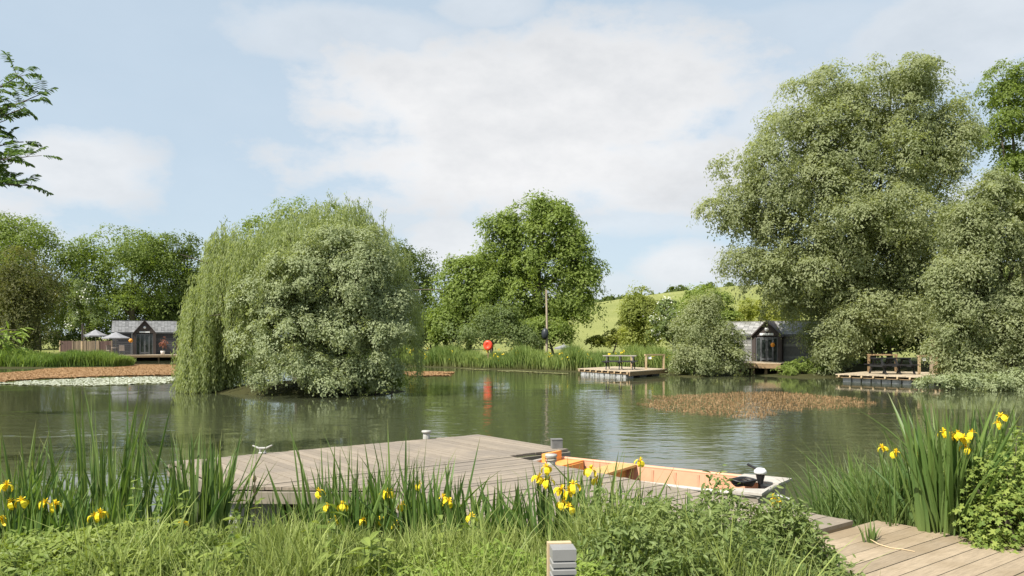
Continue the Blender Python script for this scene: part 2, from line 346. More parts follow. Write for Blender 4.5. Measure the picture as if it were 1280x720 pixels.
def crown(mb, lobes, n, Ln, W, cr, per=60, droop=.25, inner=.55, flat=.65, lump=.22, zfloor=None, nsub=9, core=.3):
    # each lobe carries smaller boughs, each bough a shell of leaf sprays; a thin core closes the middle
    subs = []
    for c, r in lobes:
        m = float(np.mean(r)); ns = nsub
        us = sphere_dirs(ns, -.55); sr = m * (.42 + .22 * rng.random(ns))
        subs.append(np.c_[c + us * np.maximum(r - sr[:, None] * .5, r * .35) * (1 + lump * .5 * rng.normal(size=ns))[:, None], sr, us])
    subs = np.concatenate(subs); ncl = max(4, n // per); nco = int(ncl * core)
    pk = rng.choice(len(subs), ncl - nco, p=subs[:, 3] ** 2 / (subs[:, 3] ** 2).sum())
    u1 = nrm(subs[pk, 4:7] * .45 + np.array([0, 0, .2]) + sphere_dirs(ncl - nco) * .95)
    c1 = subs[pk, :3] + u1 * (subs[pk, 3] * (inner + (1.05 - inner) * np.sqrt(rng.random(ncl - nco))))[:, None] * np.array([1, 1, .85])
    area = np.array([r[0] * r[2] for c, r in lobes]); pl = rng.choice(len(lobes), nco, p=area / area.sum()); u2 = sphere_dirs(nco, -.8)
    c2 = np.array([l[0] for l in lobes])[pl] + u2 * np.array([l[1] for l in lobes])[pl] * (.6 * np.sqrt(rng.random(nco)))[:, None]
    cc = np.concatenate([c1, c2]); u = np.concatenate([u1, u2])
    tone = np.concatenate([rng.random(len(subs))[pk], rng.random(nco)]); cr = cr * .72
    cs = cr * (.55 + .9 * rng.random(ncl)); crn = np.clip(.6 * tone + .4 * rng.random(ncl), 0, 1)
    k = np.repeat(np.arange(ncl), per); n = len(k)
    ax = nrm(u * .75 + np.array([0, 0, .5]) + rng.normal(size=u.shape) * .2)
    e1 = nrm(np.cross(ax, rng.normal(size=u.shape))); e2 = np.cross(ax, e1)
    rho = np.sqrt(rng.random(n)); ph = rng.random(n) * 6.283
    lob = 1 + .35 * np.sin(3 * ph + crn[k] * 20) + .2 * np.sin(5 * ph + crn[k] * 50)
    tg = e1[k] * np.cos(ph)[:, None] + e2[k] * np.sin(ph)[:, None]
    off = tg * (rho * lob)[:, None]
    C = cc[k] + (off + ax[k] * (.42 * (1 - rho ** 2))[:, None]) * cs[k][:, None] + rng.normal(size=(n, 3)) * (cs[k] * .13)[:, None]
    C[:, 2] -= rho ** 2 * cs[k] * droop * .5
    nn = nrm(ax[k] + tg * (rho * .75)[:, None] + rng.normal(size=C.shape) * .36)
    d = np.cross(nn, rng.normal(size=C.shape)) + off * .6 + np.array([0, 0, -droop * 1.6])
    d = d - nn * (d * nn).sum(1, keepdims=True)
    if zfloor is not None:
        keep = C[:, 2] > zfloor; C, d, nn, k = C[keep], d[keep], nn[keep], k[keep]
    sz = .7 + .6 * rng.random(len(C))
    leaf_quads(mb, C, d, nn, Ln * sz, W * sz, np.clip(crn[k] * .6 + rng.random(len(C)) * .4, 0, 1))
    return cc
def curve(a, b, bend, n=7, sag=0.0):
    t = np.linspace(0, 1, n)[:, None]; a = np.array(a, float); b = np.array(b, float)
    return a + (b - a) * t + np.array(bend) * (4 * t * (1 - t)) * .5
def limbs(mb, base, lobes, cc, r0, top=.55, ntw=40):
    zc = max(l[0][2] for l in lobes); xm = np.mean([l[0] for l in lobes], 0)
    tp = np.array([base[0] * .5 + xm[0] * .5, base[1] * .5 + xm[1] * .5, base[2] + (zc - base[2]) * top])
    tr = curve(base, tp, (r0 * .8, 0, 0), 9)
    mb.tube(tr, np.linspace(r0 * 1.15, r0 * .55, 9), 8, .5)
    nodes = [tp]
    for i, (c, r) in enumerate(lobes):
        s = tr[min(8, 4 + i % 5)]
        br = curve(s, c, (0, 0, -.12 * np.linalg.norm(c - s)), 7)
        mb.tube(br, np.linspace(r0 * .42, r0 * .12, 7), 6, .5); nodes += [br[3], br[5], br[6]]
    nodes = np.array(nodes)
    for c in cc[rng.permutation(len(cc))[:ntw]]:
        s = nodes[np.argmin(np.linalg.norm(nodes - c, axis=1))]
        mb.tube(curve(s, c, (0, 0, .05 * np.linalg.norm(c - s)), 4), np.linspace(r0 * .1, r0 * .03, 4), 4, .5, cap=False)
GN = dict(
  oak=((.125,.175,.036),(.23,.29,.07)), ash=((.155,.215,.045),(.28,.345,.095)), lime=((.19,.232,.048),(.31,.335,.09)),
  silver=((.245,.285,.145),(.36,.40,.23)), weep=((.235,.285,.115),(.37,.41,.20)), dark=((.075,.11,.025),(.14,.18,.05)),
  yew=((.08,.10,.03),(.165,.165,.055)), willow=((.215,.25,.12),(.36,.385,.215)), yellow=((.22,.255,.05),(.34,.35,.085)), haw=((.13,.18,.06),(.23,.28,.115)))
LM = {k: leaf_mat('foliage_' + k, *v, trans=.48 if k != 'silver' else .38) for k, v in GN.items()}
BARK = plain('bark', (.12,.10,.075), .9, .45, 6, bump=.8, stretch=(1,1,.25), spec=.2)
PALEBARK = plain('pale_bark', (.2,.17,.13), .9, .4, 6, bump=.8, stretch=(1,1,.25), spec=.2)
def tree(name, label, cat, px_lobes, D, base, n, kind, Ln, W, cr, r0, group=None, bark=None, depth=.85, top=.55, per=60, ntw=40, blossom=0, bD=None, **kw):
    bx = GX(base, bD or D); by = bD or D; b = np.array([bx, by, gz(bx, by) - .15])
    t = thing(name, label, cat, b, group)
    lw = lobesW(px_lobes, D, depth); mb = MB(); cc = crown(mb, lw, n, Ln, W, cr, per=per, **kw)
    mb.build('crown', LM[kind], t)
    tb = MB(); limbs(tb, b, lw, cc, r0, top, ntw); tb.build('trunk', bark or BARK, t, smooth=True)
    if blossom:
        fb = MB(); c2 = cc[rng.integers(0, len(cc), blossom)]
        k = np.repeat(np.arange(len(c2)), 14); C = c2[k] + rng.normal(size=(len(k), 3)) * cr * .33 + np.array([0, -.25 * cr, .25 * cr])
        leaf_quads(fb, C, rng.normal(size=C.shape), nrm(rng.normal(size=C.shape) * .4 + np.array([0, -.4, 1])), Ln * .75, Ln * .75, rng.random(len(C)))
        fb.build('blossom', BLOSSOM, t)
    return t
BLOSSOM = leaf_mat('white_blossom', (.62,.62,.5), (.8,.8,.7), trans=.2, tc=(1,1,1))

TB = 'trees around the pond'
# --- left bank, far
tree('tree','tall domed green tree rising behind the brownish evergreen at the far left','tree',[(42,298,48,36),(15,335,46,40),(88,322,26,26),(45,365,66,48),(5,300,30,30)],90,45,28000,'oak',.26,.16,1.7,.45,TB)
tree('tree','broad rounded green tree right behind the left cabin roof','tree',[(165,322,44,34),(128,340,32,34),(206,340,40,34),(165,375,62,38),(190,318,26,26),(110,385,40,40)],93,165,36000,'oak',.26,.16,1.7,.45,TB)
tree('tree','darker tree between the left cabin and the weeping willow','tree',[(234,322,20,22),(226,352,34,34),(248,372,24,34),(225,400,34,30)],95,236,15000,'dark',.26,.16,1.5,.35,TB)
tree('evergreen_tree','brownish dark evergreen with drooping sprays left of the timber fence','tree',[(18,350,44,42),(48,378,28,34),(5,395,46,46),(30,420,40,26),(-10,430,40,20)],62,15,24000,'yew',.24,.085,1.3,.4,TB,droop=.7)
tree('shrub','elder bush with cream flower heads above the fence','shrub',[(98,374,18,22),(114,396,18,22),(96,406,22,18)],87,106,5000,'haw',.22,.13,.7,.1,None,blossom=26)
tree('hedge','dark laurel hedge close behind the left cabin and its fence','hedge',[(60,425,30,22),(95,420,36,24),(140,415,40,30),(190,410,40,34),(225,415,30,36),(255,420,40,34)],96,165,22000,'dark',.25,.16,1.2,.15,None)
# --- behind the island
tree('tree','dark green tree top showing above the weeping willow','tree',[(372,272,40,20),(350,300,46,36),(395,300,50,36),(370,350,70,60)],72,370,16000,'oak',.22,.13,1.4,.4,TB)
tree('tree','dark oak seen just right of the weeping willow','tree',[(512,332,24,22),(500,352,26,26),(535,358,16,22),(512,385,34,34),(530,415,24,26),(505,320,12,10)],82,518,15000,'dark',.24,.15,1.3,.4,TB)
# --- centre
tree('ash_tree','tallest central ash tree with an airy crown left of the green hill','tree',
     [(676,274,36,22),(634,300,36,26),(612,338,26,26),(592,352,22,24),(705,300,32,30),(622,318,26,26),(664,318,48,36),(716,330,28,30),(690,352,44,34),(640,352,40,36),(735,352,18,26),(728,378,26,28),(660,385,50,34),(700,392,34,24),(682,262,20,10),(640,405,34,24)],
     66,672,62000,'ash',.25,.13,1.25,.42,TB,top=.62,ntw=220,per=90,bark=PALEBARK,inner=.35,lump=.3)
tree('ash_tree','lower bright ash leaning against the left side of the tallest central tree','tree',[(574,340,20,18),(592,358,26,26),(565,375,24,26),(602,385,28,28),(556,400,20,24),(585,405,34,26),(618,370,22,24)],64,585,23000,'ash',.23,.12,1.1,.25,TB,top=.5,ntw=80,per=80,lump=.3)
tree('shrub','grey green hawthorn bush behind the red lifebuoy','shrub',[(610,402,30,24),(585,418,24,18),(632,412,26,22),(645,425,24,16)],60.5,612,10000,'haw',.18,.1,.8,.15,None)
tree('shrub','bright shrub at the foot of the wooden pole','shrub',[(684,414,20,16),(666,418,20,18),(700,422,14,11)],62.5,692,9000,'ash',.2,.11,.8,.12,None)
tree('shrub','dark shrub under the tree just right of the weeping willow','shrub',[(538,415,22,22),(520,425,24,18),(556,422,20,18)],66,538,7000,'dark',.2,.12,.6,.12,None)
# --- between hill and right cabin
tree('shrub','rounded lime green bush standing alone in front of the hill','shrub',[(808,384,26,20),(794,402,20,22),(822,402,24,24),(806,418,26,20)],62,803,14000,'lime',.19,.115,.9,.15,None)
tree('shrub','hawthorn with white blossom between the lime green bush and the willow scrub','shrub',[(842,396,22,20),(828,414,20,18),(856,412,22,20)],56,842,8000,'haw',.17,.1,.55,.14,None,blossom=40)
tree('shrub','tall pointed bush rising behind the dense waterside scrub','shrub',[(882,374,22,18),(868,392,24,22),(898,388,16,20),(884,405,30,26)],53,882,12000,'ash',.16,.09,.7,.14,None)
tree('shrub','dense willow scrub hanging over the water between the platform and the right cabin','shrub',[(878,418,32,28),(902,432,26,26),(866,440,22,26),(888,450,38,20),(915,452,18,18),(858,457,16,13),(882,395,22,20)],44.6,882,32000,'willow',.14,.06,.65,.12,None,zfloor=.02)
tree('hedge','yellowish bramble hedge at the foot of the green hill','hedge',[(770,424,16,10),(785,416,14,12),(752,430,16,7),(795,424,18,14)],66,765,7000,'yellow',.2,.12,.5,.08,None)
tree('hedge','yellowish hedge above the roof of the right cabin','hedge',[(905,396,20,14),(930,392,22,14),(955,394,26,16),(985,390,26,18)],66,930,9000,'yellow',.2,.12,.6,.08,None)
for i, (px, py, rx, ry, lab) in enumerate([(770,377,16,5,'long low hedge on the hill crest nearest the central tree'),(800,376,16,6,'middle hedge clump on the hill crest'),(846,367,13,7,'rounded hedge tree on the hill crest farther right'),(735,383,18,6,'hedge on the hill crest touching the central tree crown'),(825,374,12,5,'small hedge clump on the crest left of the rounded one'),(900,362,18,8,'hedge on the hill crest above the waterside scrub')]):
    tree('hedge',lab,'hedge',[(px,py,rx,ry),(px-rx*.6,py+2,rx*.5,ry*.8),(px+rx*.6,py+1,rx*.5,ry*.8)],252,px,1600,'dark',.9,.6,1.6,.2,'hedges on the hill crest',ntw=0,blossom=0)
# --- right
tree('willow_tree','huge silvery willow towering over the right cabin','tree',
     [(1055, 125, 54, 43), (1115, 108, 54, 41), (1150, 112, 29, 36), (1005, 155, 50, 47), (1200, 170, 34, 45), (1080, 180, 79, 56), (1160, 165, 45, 45), (952, 212, 52, 45), (1025, 235, 68, 52), (1130, 230, 75, 56), (1190, 200, 27, 50), (922, 270, 41, 34), (958, 285, 56, 45), (1040, 310, 63, 50), (1110, 310, 59, 50), (1180, 280, 41, 56), (937, 325, 34, 29), (985, 350, 45, 36), (1050, 375, 52, 43), (1000, 380, 36, 34), (1120, 370, 50, 41), (1036, 430, 27, 34), (1180, 350, 41, 45), (1045, 450, 20, 20), (1062, 425, 32, 38, -2), (1100, 398, 45, 29, -2), (1150, 402, 34, 29, -2), (1010, 330, 56, 45, -1), (1090, 270, 68, 56, -2), (1140, 320, 45, 45, -2), (965, 345, 42, 32), (1005, 372, 34, 26), (1040, 215, 60, 50), (1000, 255, 60, 50), (1100, 150, 60, 44), (1075, 350, 60, 50), (1150, 300, 50, 50)],
     44,1085,260000,'willow',.17,.072,.85,.4,TB,top=.5,ntw=160,per=90,droop=.5,inner=.42,bD=48,lump=.2,core=.34)
tree('tree','dark leafy tree at the far right edge behind the silvery willows','tree',[(1262,118,30,34),(1250,160,26,34),(1285,150,40,60),(1268,205,34,34),(1290,260,40,60)],50,1285,26000,'oak',.17,.1,.7,.4,TB)
tree('willow_tree','nearer silvery willow bulging in at the right edge','tree',[(1245,262,44,36),(1205,285,28,36),(1270,310,50,50),(1215,340,40,40),(1180,365,24,26),(1255,375,54,46),(1195,405,34,34),(1240,430,50,36),(1185,440,22,24),(1290,430,40,40),(1215,462,34,16)],36,1262,110000,'willow',.145,.062,.7,.4,TB,per=90,droop=.5,inner=.45,bD=37,zfloor=.3,lump=.28)
tree('shrub','pale silvery scrub trailing in the water beside the right platform','shrub',[(1172,478,20,9),(1200,480,22,10),(1232,480,24,11),(1262,482,26,13),(1290,480,26,18)],31.8,1235,12000,'silver',.11,.05,.3,.06,None,zfloor=.0,depth=1.2)
tree('shrub','dark bushes in shade behind the right picnic table','shrub',[(1080,425,36,26),(1115,415,40,34),(1145,430,34,28),(1050,440,30,24),(1170,420,30,40)],47.5,1110,20000,'oak',.16,.1,.55,.2,None)
tree('shrub','low ferny bush beside the right cabin deck','shrub',[(988,464,12,8),(1004,461,16,10),(1024,460,16,13)],43.8,1000,7000,'ash',.13,.06,.3,.06,None,zfloor=.02)
# far woodland seen only through gaps
mb = MB(); lw = []
for px in range(-260, 620, 26): lw += lobesW([(px, 385 + 8 * math.sin(px * .07), 34, 36)], 150)
crown(mb, lw, 26000, .6, .4, 2.0, per=40)
lw = []
for px in range(960, 1700, 26): lw += lobesW([(px, 360 + 8 * math.sin(px * .05), 26, 24)], 120)
crown(mb, lw, 18000, .5, .34, 1.6, per=40)
tag(mb.build('far_wood', LM['dark']), 'dark far off woodland behind the pond trees', 'woodland', kind='stuff')

# --- island willows
def strands(mb, starts, outs, bottoms, Ln, W, dens, spread, r0):
    for s, o, zb, rr in zip(starts, outs, bottoms, r0):
        ln = max(.5, s[2] - zb); k = int(ln * dens); t = np.sort(rng.random(k)) ** .9
        reach = .18 + .22 * rng.random()
        x = s + o[None] * (reach * (1 - np.exp(-t * 4)))[:, None]; x[:, 2] = s[2] + .12 * np.sin(np.minimum(t * 9, 3.14)) - ln * t
        x[:, :2] += np.c_[np.sin(t * 5 + rr * 20), np.cos(t * 4 + rr * 9)] * .05
        C = x + rng.normal(size=x.shape) * spread
        d = np.array([0, 0, -1.0]) + rng.normal(size=x.shape) * .33 + o * .15
        leaf_quads(mb, C, d, nrm(rng.normal(size=x.shape) + o * .8), Ln * (.7 + .6 * rng.random(k)), W, np.clip(rr * .6 + rng.random(k) * .4, 0, 1))
DW = 31.0
bw = np.array([GX(385, DW), DW, .3]); t = thing('weeping_willow', 'weeping willow on the island with long yellow green strands trailing to the water', 'tree', bw, TB)
mb = MB()
dome = [((378,335,108,68),600),((425,300,56,48),220),((345,325,50,42),220),((470,330,34,50),90),((300,345,46,50),230),((440,320,58,62),150),((262,395,30,56),230),((255,440,24,44),130),((500,380,22,50),70),((400,290,60,40),160),((276,312,18,28),90),((250,470,26,20),70)]
for (px, py, rx, ry), k in dome:
    c = P(px, py, DW); r = np.array([rx, max(rx, ry) * .7, ry]) / F * DW
    u = sphere_dirs(k, -.15); s = c + u * r * (.62 + .42 * rng.random(k))[:, None] * (1 + .09 * np.sin(u[:, :1] * 9 + py) + .08 * np.sin(u[:, 1:2] * 7 + px))
    lo = 1.0 + 3.0 * rng.random(k) ** 1.3
    zb = np.maximum(.08, s[:, 2] - lo)
    if px < 300: zb = np.maximum(.05, s[:, 2] - 1.2 - 4.2 * rng.random(k))
    strands(mb, s, nrm(u * np.array([1, 1, .1])), zb, .17, .034, 34, .05, rng.random(k))
mb.build('crown', LM['weep'], t)
tb = MB()
tps = [P(300,330,DW), P(370,305,DW), P(440,305,DW+.5), P(305,395,DW), P(480,360,DW), P(405,290,DW), P(300,340,DW)]
tr = curve(bw, P(380,380,DW), (.3,0,0), 7); tb.tube(tr, np.linspace(.45,.26,7), 9)
for q in tps:
    tb.tube(curve(tr[5], q, (0,0,.5), 8), np.linspace(.18,.03,8), 6)
    for k in range(7): tb.tube(curve(tr[5]*.35+q*.65, q + rng.normal(size=3)*np.array([.9,.7,.3]), (0,0,.2), 6), np.linspace(.05,.012,6), 4)
tb.build('trunk', BARK, t, smooth=True)
# fine sprigs against the sky
sp = MB()
for px, py in [(408,240),(418,246),(446,248),(462,250),(480,262),(490,282),(285,272),(276,278),(296,282),(430,242),(395,250),(268,300),(494,300)]:
    q = P(px, py, DW); a = q + np.array([.3*rng.normal(), 0, -1.0]); cv = curve(a, q, (.15*rng.normal(),0,.2), 9); sp.tube(cv, np.linspace(.018,.006,9), 4)
    k = 60; tt_ = rng.random(k); ii = (tt_*8).astype(int); C = cv[ii] + rng.normal(size=(k,3))*.07
    leaf_quads(sp, C, np.array([0,0,-1.0])+rng.normal(size=(k,3))*.5, nrm(rng.normal(size=(k,3))), .15, .03, rng.random(k))
sp.build('sprigs', LM['weep'], t)

tree('silver_willow','rounded silver grey willow bush at the front of the island','shrub',
     [(400,360,62,44),(445,360,48,48),(425,322,50,34),(380,330,44,34),(472,375,36,52),(330,385,34,40),(455,325,36,36),(488,415,20,50),(350,390,40,44),(400,410,76,56),(456,415,42,52),(338,435,38,42),(385,462,60,26),(440,462,52,24),(318,472,26,16),(372,340,40,30),(472,455,24,24),(410,478,50,14,-.6)],
     28.9,395,132000,'silver',.10,.05,.44,.12,None,per=75,droop=.4,inner=.5,bD=30.4,zfloor=.03,top=.3,core=.25)
for px, py, n_, lab in [(488,470,2600,'small leafy bush at the right tip of the island'),(468,474,2200,'low green plant at the foot of the silver willow')]:
    tree('shrub',lab,'shrub',[(px,py,13,12),(px+8,py+8,12,8)],29.3,px,n_,'ash',.1,.045,.3,.03,None,zfloor=.03,ntw=10)
# ------------------------------------------------------------------ built things
U = np.array([.79, .61]); V_ = np.array([.61, -.79]); U /= np.linalg.norm(U); V_ = np.array([U[1], -U[0]]); UA = math.atan2(U[1], U[0])
A0 = np.array([-4.35, 10.2])
def UV(u, v): return A0 + U * u + V_ * v
def tloc(name, label, cat, loc, rz=0.0, group=None):
    """thing whose parts are built in its own local frame"""
    t = thing(name, label, cat, loc, group); t.rotation_euler = (0, 0, rz); WL[t.name] = (0, 0, 0); return t
def ext_xz(mb, poly, y0, y1, r=.5):
    poly = np.asarray(poly, float); n = len(poly)
    V = np.concatenate([np.c_[poly[:, 0], np.full(n, y0), poly[:, 1]], np.c_[poly[:, 0], np.full(n, y1), poly[:, 1]]])
    j = np.arange(n); j2 = (j + 1) % n
    mb.add(V, np.stack([j, n + j, n + j2, j2], -1), r)
    V2 = np.concatenate([V, [[poly[:, 0].mean(), y0, poly[:, 1].mean()], [poly[:, 0].mean(), y1, poly[:, 1].mean()]]])
    return mb.add(V2, np.concatenate([np.stack([j, j2, np.full(n, 2*n)], -1), np.stack([n + j2, n + j, np.full(n, 2*n+1)], -1)]), r)
CHAR = plain('charcoal_timber', (.062,.062,.066), .7, .25, 5, stretch=(.3,1,6), rndv=.2)
BROWNP = plain('brown_black_timber', (.058,.045,.04), .7, .25, 5, stretch=(1,1,.3), rndv=.15)
SHING = plain('grey_shingle', (.17,.17,.17), .8, .3, 7, rndv=.3)
SHING2 = plain('pale_grey_shingle', (.27,.265,.255), .8, .3, 7, rndv=.3, stain=(.15,.15,.12), stscale=1.2)
DGREY = plain('anthracite_frame', (.11,.115,.12), .45, .15, 5)
WHITE = plain('white_paint', (.78,.78,.76), .5, .06, 6)
STEEL = plain('grey_steel', (.3,.3,.29), .45, .3, 12, metal=.4)
def glass_mat():
    m, nt, out = newmat('dark_window_glass'); L = nt.links.new
    tc = N(nt, 'ShaderNodeTexCoord'); nz = N(nt, 'ShaderNodeTexNoise', Scale=3.0, Detail=3.0); L(tc.outputs['Object'], nz.inputs['Vector'])
    cr = ramp(nt, [(.4, (.02,.026,.024)), (.7, (.05,.06,.055))]); L(nz.outputs['Fac'], cr.inputs[0])
    b = N(nt, 'ShaderNodeBsdfPrincipled', Roughness=.04, IOR=1.5); L(cr.outputs[0], b.inputs['Base Color']); L(b.outputs[0], out.inputs[0]); return m
GLASS = glass_mat()
DECKFAR = plain('tan_deck_boards', (.42,.34,.24), .8, .25, 6, rndv=.2, stretch=(1,1,1))  # one tan board colour for all far decks, varied per board
TIMB = plain('brown_timber', (.24,.16,.085), .75, .3, 6, rndv=.25, stretch=(1,1,1))
PALET = plain('pale_timber', (.42,.31,.18), .75, .25, 6, rndv=.2)
FLOAT = plain('grey_float_plastic', (.38,.38,.37), .6, .25, 3, stain=(.14,.14,.10), stscale=2.5)
BLACKW = plain('black_stained_timber', (.022,.022,.024), .55, .3, 6, rndv=.3)
ORANGE = plain('orange_lantern', (.8,.3,.03), .5, .1, 6)

def cabin(name, label, loc, rz, Wd, He, Hr, Dp, pw, roofm, wallm=None):
    t = tloc(name, label, 'cabin', loc, rz); h = Wd / 2
    mb = MB(); nb = int(He / .17)
    mb.box((0, Dp / 2 + .03, He / 2), (Wd - .06, Dp - .06, He), r=.3)
    for k in range(nb):
        z = He * (k + .5) / nb; r_ = rng.random()
        for x0, x1 in ((-h, -pw / 2 + .02), (pw / 2 - .02, h)): mb.box(((x0 + x1) / 2, 0, z), (x1 - x0, .03, He / nb - .012), r=r_, rx=R(-5))
        for sx in (-1, 1): mb.box((sx * h, Dp / 2, z), (.03, Dp, He / nb - .012), r=r_)
    for sx in (-1, 1):
        V = [(sx * (h - .02), 0, He), (sx * (h - .02), Dp, He), (sx * (h - .02), Dp / 2, Hr - .05)]; mb.add(V, [[0, 1, 2]], .5)
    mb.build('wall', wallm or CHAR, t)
    mb = MB(); nr = 9; sl_ = math.hypot(Dp / 2 + .12, Hr - He)
    for side in (-1, 1):
        for k in range(nr):
            for i in range(int(Wd / .3) + 1):
                w_ = (Wd + .24) / (int(Wd / .3) + 1)
                x = -h - .12 + w_ * (i + .5)
                f = (k + .5) / nr; y = Dp / 2 + side * (Dp / 2 + .12) * (1 - f); z = He + (Hr - He) * f
                mb.box((x, y, z + .02), (w_ - .012, sl_ / nr * 1.12, .025), r=rng.random(), rx=-side * (math.atan2(Hr - He, Dp / 2 + .12) - .05) if side < 0 else -math.atan2(Hr - He, Dp / 2 + .12) + .05)
    mb.box((0, Dp / 2, Hr + .03), (Wd + .24, .12, .04), r=.4)
    rf = mb.build('roof', roofm, t)
    mb = MB(); mb.box((0, -.16, He - .05), (Wd + .2, .07, .07)); mb.build('gutter', DGREY, t)
    # gabled porch
    dz = He - .1; dw = pw * .74; py0, py1 = -.55, .05
    mb = MB()
    for sx in (-1, 1):
        mb.box((sx * (pw / 2 - (pw - dw) / 4), (py0 + py1) / 2, dz / 2), ((pw - dw) / 2, py1 - py0, dz), r=.5)
    ext_xz(mb, [(-pw/2, dz + .002), (pw/2, dz + .002), (0, Hr - .06)], py0 + .02, py1)
    mb.build('porch', BROWNP, t)
    mb = MB(); ang = math.atan2(Hr - dz, pw / 2)
    for sx in (-1, 1):
        l_ = math.hypot(pw / 2 + .1, Hr - dz + .08); 
        mb.box((sx * (pw / 4 + .03), .35 , (Hr + dz) / 2 + .0), (l_, 2.1, .06), ry=sx * ang, r=.4)
    mb.build('porch_roof', BROWNP, t)
    mb = MB(); zt = dz - .06
    for x in (-dw/2 + .03, -dw/2 + dw*.22, dw/2 - dw*.22, dw/2 - .03): mb.box((x, py0 + .1, zt / 2), (.06, .08, zt))
    mb.box((0, py0 + .1, zt - .03), (dw - .07, .077, .06)); mb.build('door_frame', DGREY, t)
    for sx in (-1, 1):
        mb = MB(); mb.box((sx * dw * .39, py0 + .11, zt / 2), (dw * .2, .02, zt - .13)); mb.build('side_window', GLASS, t)
        mb = MB(); xw = dw * .275; xc = sx * (xw / 2 + .004)
        for xx in (xc - xw / 2 + .035, xc + xw / 2 - .035): mb.box((xx, py0 + .098, zt / 2), (.07, .05, zt - .1))
        for zz in (.16, zt - .1): mb.box((xc, py0 + .098, zz), (xw - .14, .048, .13 if zz < .5 else .08))
        d = mb.build('door', DGREY, t)
        mb = MB(); mb.box((xc, py0 + .1, zt / 2 + .05), (xw - .13, .015, zt - .42)); mb.build('pane', GLASS, d)
        mb = MB(); mb.box((sx * .05, py0 + .055, zt * .48), (.03, .05, .12)); mb.build('handle', STEEL, d)
    mb = MB(); mb.box((0, py0 + .0, dz + .13), (dw * .62, .03, .13)); mb.build('sign', WHITE, t)
    mb = MB(); mb.lathe([(0.001,.0),(.1,.0),(.13,.03),(.12,.08),(.001,.1)], (0, py0 + .03, dz + (Hr - dz) * .46), 14, axis='y'); mb.build('porch_lamp', WHITE, t, smooth=True)
    mb = MB()
    mb.tube([(-pw/2 - .12, -.18, He - .1), (-pw/2 - .12, -.12, .05)], .035, 6); mb.build('downpipe', STEEL, t)
    return t
# left cabin
cl = P(181, 443.5, 80); 
cabin('cabin', 'dark timber cabin with grey shingle roof across the pond at left', (cl[0], cl[1], .56), R(23.5), 5.75, 2.2, 3.36, 3.0, 2.05, SHING)
# right cabin
crp = P(961, 452, 48.5)
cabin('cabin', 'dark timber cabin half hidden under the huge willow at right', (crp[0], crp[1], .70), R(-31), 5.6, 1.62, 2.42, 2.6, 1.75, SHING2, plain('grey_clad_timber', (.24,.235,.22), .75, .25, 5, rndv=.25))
gl = MB(); gl.lathe([(.001,-.14),(.09,-.11),(.14,0),(.09,.11),(.001,.14)], P(966, 431, 47.5), 14)
q = P(966, 431, 47.5); tag(gl.build('lantern', ORANGE, None, True, q), 'orange globe lantern shining in the glass door of the right cabin', 'lantern')

def plank_deck(mb, c0, ua, ub, la, lb, z, wb=.15, th=.035, gap=.008):
    """boards along ua (length la) repeated along ub (lb), corner c0"""
    n = max(1, int(lb / wb)); w_ = lb / n; rz = math.atan2(ua[1], ua[0])
    for k in range(n):
        c = np.array(c0) + np.array(ua) * la / 2 + np.array(ub) * w_ * (k + .5)
        mb.box((c[0], c[1], z - th / 2 + .002 * rng.normal()), (la + .03 * rng.random(), w_ - gap, th), rz=rz, r=rng.random())
# left cabin deck
DR = R(23.5); dx = np.array([math.cos(DR), math.sin(DR)]); dy = np.array([-dx[1], dx[0]])
dc = np.array(cl[:2]) - dx * 5.3 - dy * 4.6
t = thing('timber_deck', 'long timber deck on posts in front of the left cabin', 'deck', (dc[0], dc[1], .5))
mb = MB(); plank_deck(mb, dc, dx, dy, 11.2, 7.5, .56, .2); mb.build('boards', DECKFAR, t)
mb = MB(); a = dc - dy * .03; b = a + dx * 11.2; mb.bar((*a, .45), (*b, .45), .05, .2); a2 = dc + dx * 11.23; mb.bar((*a2, .45), (*(a2 + dy * 5), .45), .05, .2); mb.build('fascia', TIMB, t)
for k in range(6):
    p = dc + dx * (.3 + 2.1 * k) + dy * .25; mb = MB(); mb.box((p[0], p[1], -.1), (.12, .12, .9)); mb.build('post', TIMB, t)

def parasol(px, py_rim, py_top, wpx, D, label, zb, grp=None):
    c = P(px, py_rim, D); rr = wpx / 2 / F * D; ztop = ZP(py_top, D)
    t = thing('parasol', label, 'parasol', (c[0], c[1], zb), grp)
    mb = MB(); mb.lathe([(.001, ztop), (rr * .55, c[2] + (ztop - c[2]) * .38), (rr, c[2]), (rr * .985, c[2] - .12)], (c[0], c[1], 0), 8); mb.build('canopy', PARA, t)
    mb = MB(); mb.tube([(c[0], c[1], zb), (c[0], c[1], ztop + .08)], .035, 8); mb.build('pole', STEEL, t)
    mb = MB(); mb.lathe([(.001, zb + .09), (.22, zb + .08), (.3, zb + .001), (.001, zb)], (c[0], c[1], 0), 12); mb.build('base', DGREY, t)
    return t
PARA = plain('grey_canvas', (.25,.25,.26), .9, .12, 10)
parasol(119.5, 419.3, 411.8, 30, 80, 'grey parasol farther left on the cabin terrace, partly behind the other', .56, 'parasols on the cabin terrace')
parasol(145, 422.3, 414.8, 34.5, 77, 'grey parasol nearer the left cabin wall', .56, 'parasols on the cabin terrace')
parasol(705, 434.5, 430.5, 24, 60, 'low grey parasol top showing above the far reeds', gz(GX(705,60),60))
